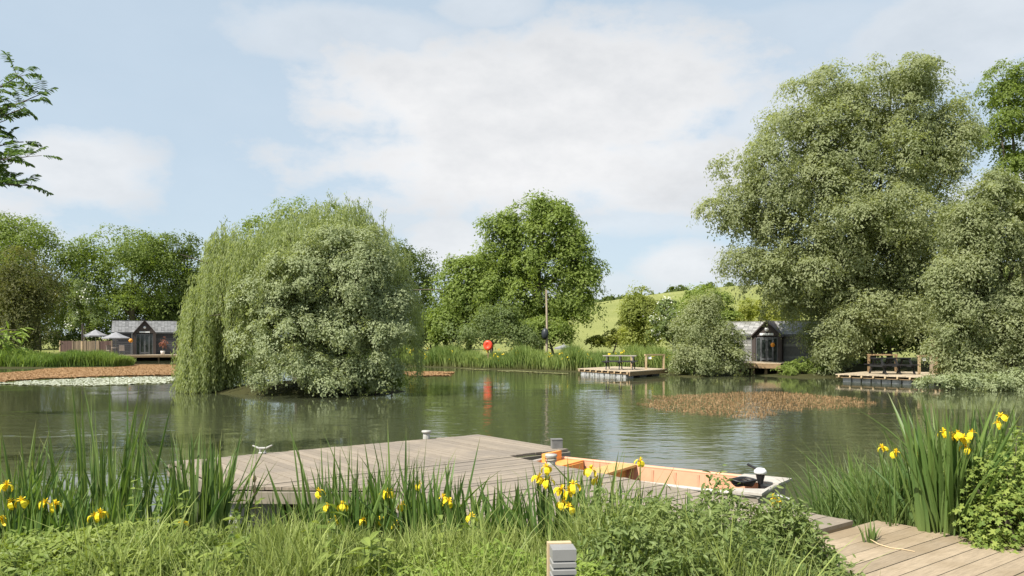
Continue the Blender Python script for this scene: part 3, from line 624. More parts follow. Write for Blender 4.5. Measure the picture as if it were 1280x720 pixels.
# terrace furniture
def chair(px, D, rz, label, src=[None]):
    loc = (GX(px, D), D, .56)
    if src[0]: return dup(src[0], loc, rz, label)
    t = tloc('garden_chair', label, 'chair', loc, rz, 'garden chairs on the cabin terrace'); src[0] = t
    mb = MB(); mb.box((0, 0, .44), (.46, .46, .05)); mb.build('seat', RATT, t)
    mb = MB(); mb.box((0, .22, .7), (.46, .04, .48), rx=R(-8)); mb.build('backrest', RATT, t)
    for sx in (-.2, .2):
        for sy in (-.2, .2): m_ = MB(); m_.box((sx, sy, .207), (.04, .04, .414)); m_.build('leg', DGREY, t)
    return t
RATT = plain('grey_rattan', (.3,.25,.22), .8, .3, 20)
chair(152.5, 76.3, R(200), 'grey garden chair right of the terrace table with its back to the cabin door')
chair(137.5, 76.6, R(60), 'grey garden chair left of the terrace table, half behind the reeds')
t = thing('garden_table', 'small round table between the chairs on the cabin terrace', 'table', (GX(145.5, 76.4), 76.4, .56))
x, y = GX(145.5, 76.4), 76.4
mb = MB(); mb.lathe([(.001,1.28),(.45,1.28),(.45,1.24),(.001,1.24)], (x,y,0), 16); mb.build('tabletop', RATT, t)
mb = MB(); mb.tube([(x,y,.56),(x,y,1.24)], .05, 8); mb.build('leg', DGREY, t)
c = P(163.5, 425.8, 75.8); t = thing('lantern', 'orange globe lantern on a thin stand beside the left cabin porch', 'lantern', (c[0], c[1], .56))
mb = MB(); mb.lathe([(.001,-.2),(.13,-.15),(.2,0),(.13,.15),(.001,.2)], c, 14); mb.build('globe', ORANGE, t, smooth=True)
mb = MB(); mb.tube([(c[0],c[1],.56),(c[0],c[1],c[2]-.2)], .02, 6); mb.build('stand', DGREY, t)
c = P(203.5, 443, 77.5); t = thing('potted_maple', 'red leaved maple in a pale pot at the right end of the left cabin', 'plant', (c[0], c[1], .56))
mb = MB(); mb.lathe([(.001,.56),(.16,.56),(.22,.95),(.19,.95),(.18,.9),(.001,.9)], (c[0],c[1],0), 14); mb.build('pot', plain('pale_pot', (.5,.45,.4), .7, .2, 6), t, smooth=True)
mb = MB(); crown(mb, [(np.array([c[0]-.02, c[1], 1.75]), np.array([.4,.35,.5])), (np.array([c[0]+.08, c[1], 1.4]), np.array([.32,.3,.25]))], 420, .12, .06, .2, per=14)
mb.build('foliage', leaf_mat('red_maple', (.2,.07,.05), (.34,.15,.11)), t)
mb = MB(); mb.tube([(c[0],c[1],.9),(c[0]-.03,c[1],1.4),(c[0],c[1],1.9)], [.03,.02,.008], 5); mb.build('stem', BARK, t)
# fence on the terrace
FENC = plain('fence_timber', (.2,.15,.1), .85, .3, 5, rndv=.35, stretch=(1,1,.3))
FENR = plain('reddish_fence_timber', (.10,.06,.05), .85, .3, 5, rndv=.2, stretch=(1,1,.3))
def fence(px0, px1, D, ytop, label, panels, mats):
    a = P(px0, ytop, D); b = P(px1, ytop, D); t = thing('fence', label, 'fence', (a[0], a[1], .5))
    xs = np.linspace(a[0], b[0], panels + 1)
    for i in range(panels):
        mb = MB(); n = max(3, int((xs[i+1] - xs[i] - .14) / .12)); w_ = (xs[i+1] - xs[i] - .14) / n
        for k in range(n): mb.box((xs[i] + .07 + w_ * (k + .5), D, (.4 + a[2]) / 2 + .02 * rng.normal()), (w_ - .008, .03, a[2] - .4), r=rng.random())
        for z in (.8, a[2] - .25): mb.box(((xs[i]+xs[i+1])/2, D + .04, z), (xs[i+1]-xs[i]-.14, .04, .08), r=.5)
        mb.build('fence_panel', mats[i % len(mats)], t)
    for i, x in enumerate(xs):
        mb = MB(); mb.box((x, D, (.3 + a[2]) / 2 + .05), (.12, .12, a[2] - .3)); mb.build('post', PALET if i == 0 else FENC, t)
fence(75, 140, 82, 426.2, 'brown timber fence with a pale end post left of the left cabin', 4, [FENR, FENC, FENC, FENR])
fence(220.5, 236, 82, 424.0, 'short pale timber fence at the right end of the left cabin', 1, [PALET])
c = P(103, 405, 79); t = thing('pole', 'tall dark pole standing in front of the terrace fence', 'pole', (c[0], c[1], gz(c[0], c[1])))
mb = MB(); mb.tube([(c[0],c[1],.3),(c[0],c[1],1.9)], .1, 8); mb.build('base_sleeve', PALET, t)
mb = MB(); mb.tube([(c[0],c[1],1.9),(c[0],c[1],c[2])], [.085,.07], 8); mb.build('shaft', BROWNP, t)

# --- floating platforms with picnic tables
def platform(label, Nn, Lc, Rc, z, nj):
    Nn, Lc, Rc = map(np.array, (Nn, Lc, Rc)); B = Lc + Rc - Nn
    t = thing('floating_platform', label, 'platform', (*((Nn + B) / 2), 0.0))
    ub = nrm(Lc - Nn); ua = nrm(Rc - Nn); lb = np.linalg.norm(Lc - Nn); la = np.linalg.norm(Rc - Nn)
    mb = MB(); n = int(lb / .15)
    for k in range(n):
        p0 = Nn + (Lc - Nn) * (k / n) ; p1 = Nn + (Lc - Nn) * ((k + .95) / n); q0 = p0 + (Rc - Nn); q1 = p1 + (Rc - Nn)
        mb.prism([p0, q0, q1, p1], z - .04, z + .003 * rng.random(), rng.random())
    mb.build('deck_boards', DECKFAR, t)
    mb = MB()
    for s in np.linspace(.04, .96, nj):
        p = Nn + (Lc - Nn) * s; mb.bar((*(p - ua * .06), z - .085), (*(p + ua * la), z - .085), .07, .085, .9)
    mb.build('joists', PALET, t)
    mb = MB()
    for o_, e in ((Nn + ua * .12, Lc + ua * .12),): mb.bar((*o_, z - .15), (*e, z - .15), .07, .045, .3)
    mb.bar((*(Nn + ub*.04), z - .14), (*(Rc + ub*.04), z - .14), .06, .19, .5); mb.bar((*(Rc), z - .14), (*B, z - .14), .06, .19, .5)
    mb.build('fascia', TIMB, t)
    rz = math.atan2(ub[1], ub[0])
    nf = 9
    for row, mm in ((.085, nf), (.5, 4), (.84, 4)):
        for k in range(mm):
            p = Nn + (Lc - Nn) * (.06 + .88 * (k + .5) / mm) + (Rc - Nn) * row
            mb = MB(); w_ = lb * .88 / mm * (.86 if mm == nf else .5)
            mb.box((p[0], p[1], (z - .18 - .3) / 2), (w_, .5, z - .18 + .3), rz=rz); mb.build('float', FLOAT, t)
    return t
platform('floating timber platform with picnic table left of the waterside scrub', (6.13, 41.6), (3.78, 46.1), (8.87, 45.5), .36, 9)
platform('floating timber platform with picnic table under the willows at right', (18.7, 34.9), (15.6, 38.6), (22.6, 39.2), .36, 9)
def picnic(label, loc, rz, topm):
    t = tloc('picnic_table', label, 'picnic table', loc, rz); Lh = .92
    mb = MB()
    for k in range(5): mb.box((0, -.28 + .14 * k, .76), (2 * Lh, .125, .045), r=rng.random())
    mb.build('tabletop', topm, t)
    for s in (-1, 1):
        mb = MB()
        for k in (0, 1): mb.box((0, s * (.64 + .13 * k), .45), (2 * Lh, .12, .045), r=rng.random())
        mb.build('bench', BLACKW, t)
    for x in (-.72, 0, .72):
        for s in (-1, 1): mb = MB(); mb.bar((x + .03, s * .27, .735), (x + .03, s * .72, .0), .05, .1); mb.build('leg', BLACKW, t)
        mb = MB(); mb.bar((x - .02, -.8, .39), (x - .02, .8, .39), .045, .09); mb.bar((x - .02, -.33, .69), (x - .02, .33, .69), .045, .08); mb.build('crossbar', BLACKW, t)
    return t
SKYTOP = plain('sky_reflection_table_top', (.3,.27,.22), .7, .25, 6, rndv=.2)  # sky reflection put into the colour: a paler top than the other table
picnic('dark picnic table with a top coloured pale like reflected sky on the left platform', (GX(775, 44.6), 44.6, .365), R(-14), SKYTOP)
picnic('black picnic table on the platform under the willows', (GX(1114, 38.6), 38.6, .365), R(6), BLACKW)
NOTICE = plain('white_notice', (.75,.75,.74), .5, .05, 8)
def rail(label, pa, pb, zt, zb, mat, notice=None, w_=.1):
    pa, pb = np.array(pa), np.array(pb); t = thing('timber_rail', label, 'rail', (*pa, zb))
    for p in (pa, pb): mb = MB(); mb.box((*p, (zb + zt) / 2 - .02), (w_, w_, zt - zb - .04), r=.5); mb.build('post', mat, t)
    d = nrm(pb - pa); mb = MB(); mb.bar((*(pa - d * .08), zt), (*(pb + d * .08), zt), w_ * 1.1, .075, .8); mb.build('top_rail', mat, t)
    if notice is not None:
        p = pa + (pb - pa) * notice; mb = MB(); mb.box((p[0], p[1] - .04, zt - .17), (.2, .015, .13)); mb.build('notice', NOTICE, t)
rail('pale timber rail with a small white notice on the left platform', (GX(807.5,44.6), 44.6), (GX(829.5,45.2), 45.2), 1.17, .363, PALET, .2)
rail('brown timber rail behind the black picnic table', (GX(1086,41.2), 41.2), (GX(1120,41.0), 41.0), 1.24, .363, TIMB)
rail('timber rail with a white notice at the right end of the shaded platform', (GX(1149,38.4), 38.4), (GX(1170,38.8), 38.8), 1.24, .363, PALET, .25)
c = (GX(1166.5, 39.3), 39.3); t = thing('gate_post', 'thick weathered post above the right platform rail', 'post', (*c, gz(*c)))
mb = MB(); mb.tube([(*c, -.2), (*c, 1.9)], [.17, .15], 10); mb.build('shaft', plain('weathered_post', (.26,.2,.14), .85, .35, 6, stretch=(1,1,.2)), t)
mb = MB(); mb.lathe([(.17,1.9),(.18,1.93),(.10,2.0),(.001,2.01)], (*c, 0), 10); mb.build('cap', TIMB, t)
c = (GX(789.5, 46.4), 46.4); t = thing('post', 'short pale post behind the left picnic table', 'post', (*c, .3))
mb = MB(); mb.box((*c, .68), (.11,.11,.76)); mb.build('shaft', PALET, t); mb = MB(); mb.box((*c, 1.075), (.13,.13,.03)); mb.build('cap', PALET, t)
# right cabin deck
rr = R(-31); ex = np.array([math.cos(rr), math.sin(rr)]); ey = np.array([-ex[1], ex[0]])
d0 = np.array(crp[:2]) - ex * 1.0 - ey * 3.6
t = thing('timber_deck', 'small timber deck on posts over the water before the right cabin', 'deck', (*d0, .6))
mb = MB(); plank_deck(mb, d0, ex, ey, 2.5, 3.4, .70, .15); mb.build('boards', DECKFAR, t)
mb = MB(); mb.bar((*(d0 - ey*.03), .54), (*(d0 - ey*.03 + ex*2.5), .54), .06, .27); mb.bar((*(d0 - ex*.03), .54), (*(d0 - ex*.03 + ey*3.4), .54), .06, .27); mb.build('fascia', TIMB, t)
for k in range(4):
    p = d0 + ex * (.2 + .7 * k) + ey * .3; mb = MB(); mb.box((*p, 0), (.14,.14,.8)); mb.build('post', TIMB, t)

# --- far bank: lifebuoy and pole
c = P(610, 431.8, 56.3); g = gz(c[0], c[1]); t = thing('lifebuoy', 'bright red lifebuoy housing on a post above the far reeds', 'lifebuoy', (c[0], c[1], g))
RED = plain('red_plastic', (.78,.07,.03), .4, .08, 4)
mb = MB(); mb.lathe([(.001,-.09),(.13,-.09),(.17,-.13),(.30,-.11),(.36,-.04),(.36,.04),(.001,.08)], (0,0,0), 24, axis='y')
mb.V[0] = mb.V[0] * np.array([.92,-1,1.02]) @ rot(0,0,R(-16)).T + c; mb.Fs[0] = mb.Fs[0][:, ::-1]; mb.build('housing', RED, t, smooth=True)
mb = MB(); mb.box((c[0], c[1] + .16, (g + c[2]) / 2), (.1, .1, c[2] - g + .3)); mb.build('post', TIMB, t)
c = P(683, 362, 58); g = gz(c[0], c[1]); t = thing('wooden_pole', 'tall pale wooden pole in front of the tallest central tree', 'pole', (c[0], c[1], g))
mb = MB(); mb.tube([(c[0],c[1],g-.2),(c[0]+.05,c[1],2.5),(c[0],c[1],c[2])], [.10,.085,.07], 10); mb.build('shaft', plain('pale_pole', (.36,.29,.21), .85, .3, 6, stretch=(1,1,.15)), t, smooth=True)
mb = MB(); mb.tube([(c[0]-.1,c[1]-.1,2.75),(c[0]-.1,c[1]-.28,2.7)], .03, 6); mb.build('bracket', STEEL, t)
mb = MB(); mb.lathe([(.001,-.16),(.2,-.13),(.33,-.02),(.33,.03),(.001,.08)], (0,0,0), 20, axis='y')
mb.V[0] = mb.V[0] * np.array([.8,-1,1.25]) @ rot(0,0,R(-20)).T + np.array([c[0]-.12,c[1]-.34,2.45]); mb.build('dish', plain('dark_dish', (.03,.035,.04), .4, .2, 4), t, smooth=True)

# --- near jetty
GW = plain('weathered_grey_boards', (.26,.215,.165), .85, .34, 9, bump=.5, stretch=(7,.8,1), rz=-(UA - math.pi/2), rndv=.13, stain=(.20,.17,.14), stscale=1.3, spec=.3)
GW2 = plain('weathered_grey_boards_across', (.26,.215,.165), .85, .30, 9, bump=.35, stretch=(.8,7,1), rz=-UA, rndv=.13, stain=(.2,.17,.14), stscale=1.1, spec=.3)
BW = plain('worn_boardwalk_boards', (.30,.235,.16), .85, .28, 9, bump=.4, stretch=(.8,7,1), rz=-UA, rndv=.2, stain=(.24,.18,.11), stscale=1.6, spec=.3)
JZ = .45
t = thing('jetty', 'weathered grey timber jetty reaching into the pond from the near bank', 'jetty', (*UV(2.4, 1.1), 0))
mb = MB(); plank_deck(mb, UV(0, 0), V_, U, 2.2, 4.8, JZ, .118, .032, .009); mb.build('platform_boards', GW, t)
mb = MB(); v = 2.225
while v < 7.05:
    UL = lambda q: 1.44 * min(1, (q - 2.2) / 1.24) if q < 3.5 else 1.3
    e_ = .02 * rng.random(); zz = JZ + .002 * rng.normal()
    mb.prism([UV(UL(v), v), UV(UL(v + .113), v + .110), UV(3.7 + e_, v + .110), UV(3.7 + e_, v)], zz - .032, zz, rng.random()); v += .119
mb.build('walkway_boards', GW2, t)
mb = MB()
FA = plain('jetty_fascia', (.27,.235,.18), .85, .35, 6, rndv=.2, stain=(.16,.14,.1), stscale=1.5)
z1 = JZ - .036 - .07
def edge(mb, p, q, z, h): mb.bar((*p, z), (*q, z), .045, h, rng.random())
edge(mb, UV(-.02, -.03), UV(4.82, -.03), z1, .13); edge(mb, UV(-.03, .02), UV(-.03, 2.2), z1, .13); edge(mb, UV(4.83, 0), UV(4.83, 2.2), z1, .13)
edge(mb, UV(-.02, 2.26), UV(1.42, 3.48), z1 + .005, .12); edge(mb, UV(3.72, 2.25), UV(3.72, 7.05), z1, .13); edge(mb, UV(3.72, 2.235), UV(4.8, 2.235), z1, .13); edge(mb, UV(1.2, 3.5), UV(1.2, 7.05), z1, .13)
mb.build('fascia', FA, t)
for (u_, v_) in [(.35,.25),(.35,1.95),(2.4,.25),(4.5,.25),(4.5,1.95),(1.75,3.1),(3.5,3.9),(1.5,5.2),(3.5,6.2)]:
    p = UV(u_, v_); mb = MB(); mb.box((*p, -.25), (.5, .5, 1.1), rz=UA); mb.build('float', FLOAT, t)
def bollard_part(p):
    mb = MB(); mb.lathe([(.055,JZ),(.05,JZ+.09),(.045,JZ+.095)], (*p, 0), 14); mb.lathe([(.001,JZ+.135),(.07,JZ+.13),(.078,JZ+.115),(.07,JZ+.095),(.04,JZ+.09)], (*p, 0), 14); return mb.build('mooring_bollard', MOOR, t, smooth=True)
MOOR = plain('galvanised_mooring', (.36,.35,.32), .55, .3, 12)
bollard_part((GX(689, 9.95), 9.95)); bollard_part((GX(533, 12.55), 12.55))
p = (GX(328, 10.9), 10.9); mb = MB(); mb.box((*p, JZ + .012), (.09,.07,.02)); mb.tube([(p[0]-.03,p[1],JZ+.01),(p[0]-.03,p[1],JZ+.06)], .014, 6); mb.tube([(p[0]+.03,p[1],JZ+.01),(p[0]+.03,p[1],JZ+.06)], .014, 6)
mb.tube([(p[0]-.14,p[1]+.02,JZ+.11),(p[0]-.05,p[1],JZ+.075),(p[0]+.05,p[1],JZ+.075),(p[0]+.14,p[1]-.02,JZ+.12)], [.01,.018,.018,.01], 6); mb.build('cleat', MOOR, t, smooth=True)
p = UV(4.72, 2.05); mb = MB(); mb.box((*p, JZ + .06), (.15,.12,.12), rz=UA-.5); mb.box((*p, JZ + .128), (.16,.13,.014), rz=UA-.5); mb.build('edge_block', plain('grey_rubber', (.16,.155,.145), .7, .3, 8), t)

t = thing('boardwalk', 'brown boardwalk at the lower right of the near bank', 'boardwalk', (*UV(3, 8), 0))
mb = MB(); v = 7.08; BZ = .40
while v < 8.72:
    a = UV(1.5, v + .08); b = UV(4.12 + .1 * max(0, v - 7.6), v + .08); c = (a + b) / 2
    mb.box((c[0], c[1], BZ - .016 + .0015 * rng.normal()), (np.linalg.norm(b - a) + .03 * rng.random(), .152, .032), rz=UA, r=rng.random()); v += .16
mb.build('boards', BW, t)
mb = MB(); v = 8.8
while v < 12:
    a = UV(1.5, v + .08); b = UV(5.2, v + .08); c = (a + b) / 2
    mb.box((c[0], c[1], BZ - .09), (3.7, .152, .032), rz=UA, r=rng.random()); v += .16
mb.build('lower_boards', BW, t)
mb = MB(); edge(mb, UV(1.5, 8.735), UV(4.25, 8.735), BZ - .05, .09); edge(mb, UV(4.16, 7.1), UV(4.27, 8.7), BZ - .1, .12); edge(mb, UV(3.0, 7.07), UV(3.7, 7.07), JZ - .03, .05); mb.build('edge_timber', BW, t)

# --- moored boat
bd = np.array([.829, -.559]); bd /= np.linalg.norm(bd); bn = np.array([-bd[1], bd[0]])
bl0 = bd * -5.55 + bn * 8.92; ba = math.atan2(bd[1], bd[0])
t = tloc('rowing_boat', 'narrow moored boat with an orange interior beside the jetty', 'boat', (*bl0, 0), ba)
S = np.array([0, .12, .4, .9, 1.6, 2.3, 2.85, 3.0]); hw = np.array([.26, .36, .46, .52, .55, .55, .54, .53]); zg = np.array([.415, .41, .39, .375, .365, .36, .36, .36]); zk = np.array([.12, .02, -.05, -.08, -.08, -.08, -.06, -.05])
def shell(mb, off, r0=.5, zoff=0):
    prof = []
    for s, h_, g_, k_ in zip(S, hw, zg, zk):
        h_ = h_ - off; k_ = k_ + off
        prof.append([(s, -h_, g_), (s, -h_ * .95, g_ * .45 + k_ * .55), (s, -h_ * .78, k_), (s, h_ * .78, k_), (s, h_ * .95, g_ * .45 + k_ * .55), (s, h_, g_)])
    pr = np.array(prof)
    if off: pr[0, :, 0] += off; pr[-1, :, 0] -= off
    n, m = pr.shape[:2]; i = np.arange(n - 1)[:, None] * m; j = np.arange(m - 1)[None]
    Fc = np.stack([i + j, i + j + 1, i + m + j + 1, i + m + j], -1).reshape(-1, 4)
    if off: Fc = Fc[:, ::-1]
    mb.add(pr.reshape(-1, 3), Fc, r0)
    for e in (0, n - 1): mb.add(pr[e], [[0, 1, 4, 5], [1, 2, 3, 4]], r0)
HULL = plain('boat_outer', (.34,.29,.23), .5, .2, 5, stain=(.3,.26,.2), stscale=3); PEACH = plain('boat_orange_interior', (.62,.315,.19), .55, .12, 4, rndv=.12, stain=(.6,.32,.2), stscale=3); GUNW = plain('boat_white_rail', (.44,.40,.35), .5, .25, 9)
mb = MB(); shell(mb, 0); mb.build('hull', HULL, t)
mb = MB(); shell(mb, .03)
for s in np.arange(.75, 2.9, .3):
    h_ = np.interp(s, S, hw) - .036; g_ = np.interp(s, S, zg)
    for sy in (-1, 1): mb.bar((s, sy * h_, g_ - .02), (s, sy * h_ * .96, .02), .03, .014, .1)
mb.build('lining', PEACH, t)
mb = MB()
for sy in (-1, 1):
    pth = np.c_[S, sy * (hw - .005), zg + .008]
    if sy < 0: mb.tube(pth, .024, 8)
    else: m2 = MB(); m2.tube(pth, .024, 8); m2.build('gunwale', PEACH, t, smooth=True)
mb.tube([(3.0, -.54, .37), (3.0, .54, .37)], .03, 8); mb.tube([(.0, -.26, .423), (.0, .26, .423)], .026, 8); mb.build('gunwale', GUNW, t, smooth=True)
mb = MB(); mb.prism([(2.5,.3),(3.03,.12),(3.06,.57),(2.5,.57)], .375, .40); mb.prism([(2.72,-.56),(3.05,-.56),(3.03,-.25),(2.72,-.4)], .375, .40); mb.build('stern_quarter', GUNW, t)
YW = plain('yellow_varnished_wood', (.58,.34,.11), .45, .2, 6, stretch=(6,1,1))
mb = MB(); mb.box((.98, 0, .385), (.3, 1.0, .03)); mb.box((.98, 0, .23), (.03, .96, .27), r=.1); mb.build('thwart', YW, t)
mb = MB(); mb.prism([(.03,-.22),(.14,-.33),(.4,-.42),(.4,.42),(.14,.33),(.03,.22)] ,.385, .405); mb.box((.41, 0, .24), (.02, .76, .29)); mb.box((.1,.1,.46),(.05,.42,.13)); mb.build('bow_locker', plain('boat_orange_box', (.78,.33,.08), .5, .12, 5), t)
# electric outboard
def BL(x, y, z): p = bl0 + bd * x + bn * y; return np.array([p[0], p[1], z])
c = BL(2.86, .02, .36); t = thing('outboard_motor', 'small outboard motor with a white cap at the boat stern', 'motor', c)
BLK = plain('black_plastic', (.02,.02,.022), .4, .3, 8)
mb = MB(); mb.lathe([(.001,.235),(.045,.23),(.068,.205),(.07,.18),(.05,.165),(.001,.16)], c * [1,1,0] + [0,0,.34], 16); mb.build('cap', WHITE, t, smooth=True)
mb = MB(); mb.lathe([(.052,.16),(.04,.11),(.026,.05),(.03,-.02),(.001,-.02)], c * [1,1,0] + [0,0,.34], 14); mb.build('body', BLK, t, smooth=True)
mb = MB(); mb.tube([c + [0,0,-.02], c + [.28,-.23,-.1], c + [.3,-.25,-.6]], .017, 8); mb.build('shaft', STEEL, t)
mb = MB(); mb.tube([c + [-.02,0,.19], c + [-.13,.05,.25]], [.012,.015], 8); mb.build('tiller', BLK, t)
mb = MB(); mb.box(c + [.05,-.05,.0], (.1,.14,.07), rz=ba); mb.build('clamp', BLK, t)
mb = MB()
c = BL(2.72, -.14, .385)
for k in range(5):
    a = np.linspace(0, 2 * math.pi, 22); r_ = .075 + .01 * k
    mb.tube(np.c_[c[0] + r_ * 1.3 * np.cos(a), c[1] + r_ * np.sin(a), c[2] + .012 + .014 * k + .008 * np.sin(3 * a + k)], .011, 5, cap=False)
tag(mb.build('rope_coil', BLK, None, True, c), 'black coiled cable lying beside the outboard motor', 'cable')

mb = MB(); a = np.array([GX(689, 9.95), 9.95, JZ + .07]); b = BL(.12, -.1, .42)
for k in (0, 1): mb.tube(curve(a + [0, 0, .02 * k], b + [.03 * k, 0, 0], (0, 0, -.12), 10), .009, 6)
q = np.linspace(0, 4 * math.pi, 30); mb.tube(np.c_[a[0] + .062 * np.cos(q), a[1] + .062 * np.sin(q), a[2] - .03 + .005 * q], .009, 6)
tag(mb.build('mooring_rope', plain('faded_rope', (.42,.38,.3), .9, .3, 60), None, True, a), 'pale mooring rope from the boat bow to the jetty bollard', 'rope')
# --- path light
c = np.array([GX(703.5, 3.3), 3.3, 0]); g = gz(c[0], c[1]); zt = ZP(683.5, 3.3)
t = tloc('bollard_light', 'grey louvred bollard light on a timber post in the near grass', 'bollard light', (c[0], c[1], g), R(5)); h_ = zt - g
LG = plain('grey_painted_metal', (.25,.245,.235), .5, .1, 10, spec=.4)
mb = MB(); mb.box((-.006, .066, h_ / 2 + .002), (.1, .034, h_ + .004)); mb.build('timber_post', plain('bollard_timber', (.5,.38,.23), .8, .25, 8, stretch=(1,1,.15)), t)
mb = MB(); mb.box((0, 0, h_ - .023), (.098, .094, .045)); mb.build('cap', LG, t)
mb = MB()
for k in range(5):
    z = h_ - .062 - .029 * k
    V = np.array([[sx * a_, sy * a_ * .96, zz] for zz, a_ in ((z - .011, .049), (z + .006, .049), (z + .016, .037)) for sx, sy in ((-1,-1),(1,-1),(1,1),(-1,1))])
    Fq = []
    for lv in (0, 4): Fq += [[lv + i, lv + (i + 1) % 4, lv + 4 + (i + 1) % 4, lv + 4 + i] for i in range(4)]
    mb.add(V, Fq + [[3, 2, 1, 0], [8, 9, 10, 11]], .5)
mb.build('louvres', LG, t)
mb = MB(); mb.box((0, 0, h_ - .115), (.06, .06, .145)); mb.build('lens', plain('dim_lens', (.05,.05,.05), .3, .2, 6), t)
mb = MB(); mb.box((0, 0, (h_ - .2) / 2), (.096, .092, h_ - .2)); mb.build('column', LG, t)
# ------------------------------------------------------------------ near plants
def blades(mb, base, h, az, lean, bend, w, ns=5, fold=.22, r=None, face=None):
    n = len(base); t = np.linspace(0, 1, ns + 1)
    B = lambda v: np.broadcast_to(np.asarray(v, float), (n,))
    h, az, lean, bend, w = map(B, (h, az, lean, bend, w))
    fz = rng.random(n) * math.pi if face is None else B(face)
    out = h[:, None] * (lean[:, None] * t + bend[:, None] * t ** 2.2 * .75)
    z = h[:, None] * (t * (1 - .12 * lean[:, None] ** 2) - bend[:, None] ** 2 * .38 * t ** 3)
    X = base[:, None, :] + np.stack([np.cos(az)[:, None] * out, np.sin(az)[:, None] * out, z], -1)
    wd = w[:, None] * np.maximum(.03, (.72 + .28 * np.minimum(1, t * 3)) * (1 - t ** 2.6)) * .5
    S = np.stack([np.cos(fz), np.sin(fz), 0 * fz], -1)[:, None, :]; Nn = np.stack([-np.sin(fz), np.cos(fz), 0 * fz], -1)[:, None, :]
    rr = rng.random(n) if r is None else B(r)
    if fold:
        V = np.stack([X - S * wd[..., None], X + Nn * wd[..., None] * fold * 2, X + S * wd[..., None]], 2); m = 3
    else:
        V = np.stack([X - S * wd[..., None], X + S * wd[..., None]], 2); m = 2
    i = np.arange(n)[:, None, None] * (ns + 1) * m; j = np.arange(ns)[None, :, None] * m; k = np.arange(m - 1)[None, None, :]
    b0 = i + j + k
    Fc = np.stack([b0, b0 + 1, b0 + m + 1, b0 + m], -1).reshape(-1, 4)
    mb.add(V.reshape(-1, 3), Fc, np.repeat(rr, ns * (m - 1)), np.broadcast_to(t[None, :, None], (n, ns + 1, m)))
def inst(mb, TV, TF, C, D, Nn, sc, r):
    """copies of a small leaf: template x along D, z along the normal"""
    D = nrm(D); Y = nrm(np.cross(Nn, D)); Z = np.cross(D, Y); sc = np.broadcast_to(sc, (len(C),))[:, None, None]
    TV = np.asarray(TV, float); TF = np.asarray(TF)
    V = C[:, None] + sc * (TV[None, :, 0:1] * D[:, None] + TV[None, :, 1:2] * Y[:, None] + TV[None, :, 2:3] * Z[:, None])
    Fc = (TF[None] + np.arange(len(C))[:, None, None] * len(TV)).reshape(-1, TF.shape[1])
    mb.add(V.reshape(-1, 3), Fc, np.repeat(np.broadcast_to(r, (len(C),)), len(TF)))
# folded, slightly toothed leaf, length 1 along x
def ovate(wd=.5, droop=.18, teeth=True):
    xs = [0, .14, .24, .36, .46, .58, .68, .80, .88, 1.0]; ws = [0.02, .34, .30, .5, .44, .46, .36, .32, .2, .01]
    V, Fq = [], []
    for x, w_ in zip(xs, ws):
        z = -droop * x * x; V += [(x - .03, -w_ * wd, z + w_ * .14), (x, 0, z - .02), (x - .03, w_ * wd, z + w_ * .14)]
    for i in range(len(xs) - 1):
        for k in (0, 1): a = 3 * i + k; Fq.append([a, a + 3, a + 4, a + 1])
    return np.array(V), np.array(Fq)
OV, OF = ovate(); NV, NF = ovate(.36, .3)
def trifol():
    V, Fq = [], []
    for a, s, o in ((0, 1, .28), (R(75), .85, .05), (R(-75), .85, .05)):
        c, s_ = math.cos(a), math.sin(a); W_ = OV * s * .8; X = np.c_[(W_[:, 0] + o) * c - W_[:, 1] * s_, (W_[:, 0] + o) * s_ + W_[:, 1] * c, W_[:, 2]]
        Fq += (OF + len(V)).tolist(); V += X.tolist()
    return np.array(V), np.array(Fq)
TV_, TF_ = trifol()
def lobed():
    a = [0, 14, 24, 40, 52, 66, 80, 96, 112, 128, 150]; r_ = [.95, .62, .5, .7, .88, .6, .42, .6, .66, .42, .2]
    ang = [-x for x in a[:0:-1]] + a; rad = r_[:0:-1] + r_
    V = [(0, 0, 0)] + [(q * math.cos(R(x)), q * math.sin(R(x)), -.22 * q * q + .05 * abs(math.sin(R(x * 3)))) for x, q in zip(ang, rad)]
    return np.array(V), np.array([[0, i, i + 1] for i in range(1, len(V) - 1)])
LV, LF = lobed()
M_IRIS = leaf_mat('iris_leaf', (.07,.135,.032), (.165,.245,.06), .34, base=(.19,.25,.07), tip=(.17,.17,.06), spec=.45)
M_REED = leaf_mat('reed_leaf', (.075,.135,.035), (.18,.25,.075), .34, base=(.15,.18,.07), tip=(.2,.19,.08), spec=.4)
M_GRASS = leaf_mat('near_grass', (.095,.142,.03), (.30,.35,.10), .3, base=(.05,.07,.02), tip=(.3,.3,.12))  # blade bases coloured darker to imitate shade low in the grass
M_BRAM = leaf_mat('bramble_leaf', (.11,.17,.032), (.275,.33,.075), .32)
M_NETT = leaf_mat('nettle_leaf', (.09,.14,.036), (.23,.28,.095), .3)
M_LIME = leaf_mat('lime_leaf', (.17,.26,.045), (.29,.36,.08), .38)
M_FLOW = leaf_mat('iris_petal', (.78,.50,.012), (.88,.72,.03), .2, tc=(1.05,1,.6), spec=.3)
M_STEM = leaf_mat('green_stem', (.09,.15,.04), (.15,.2,.06), .1)
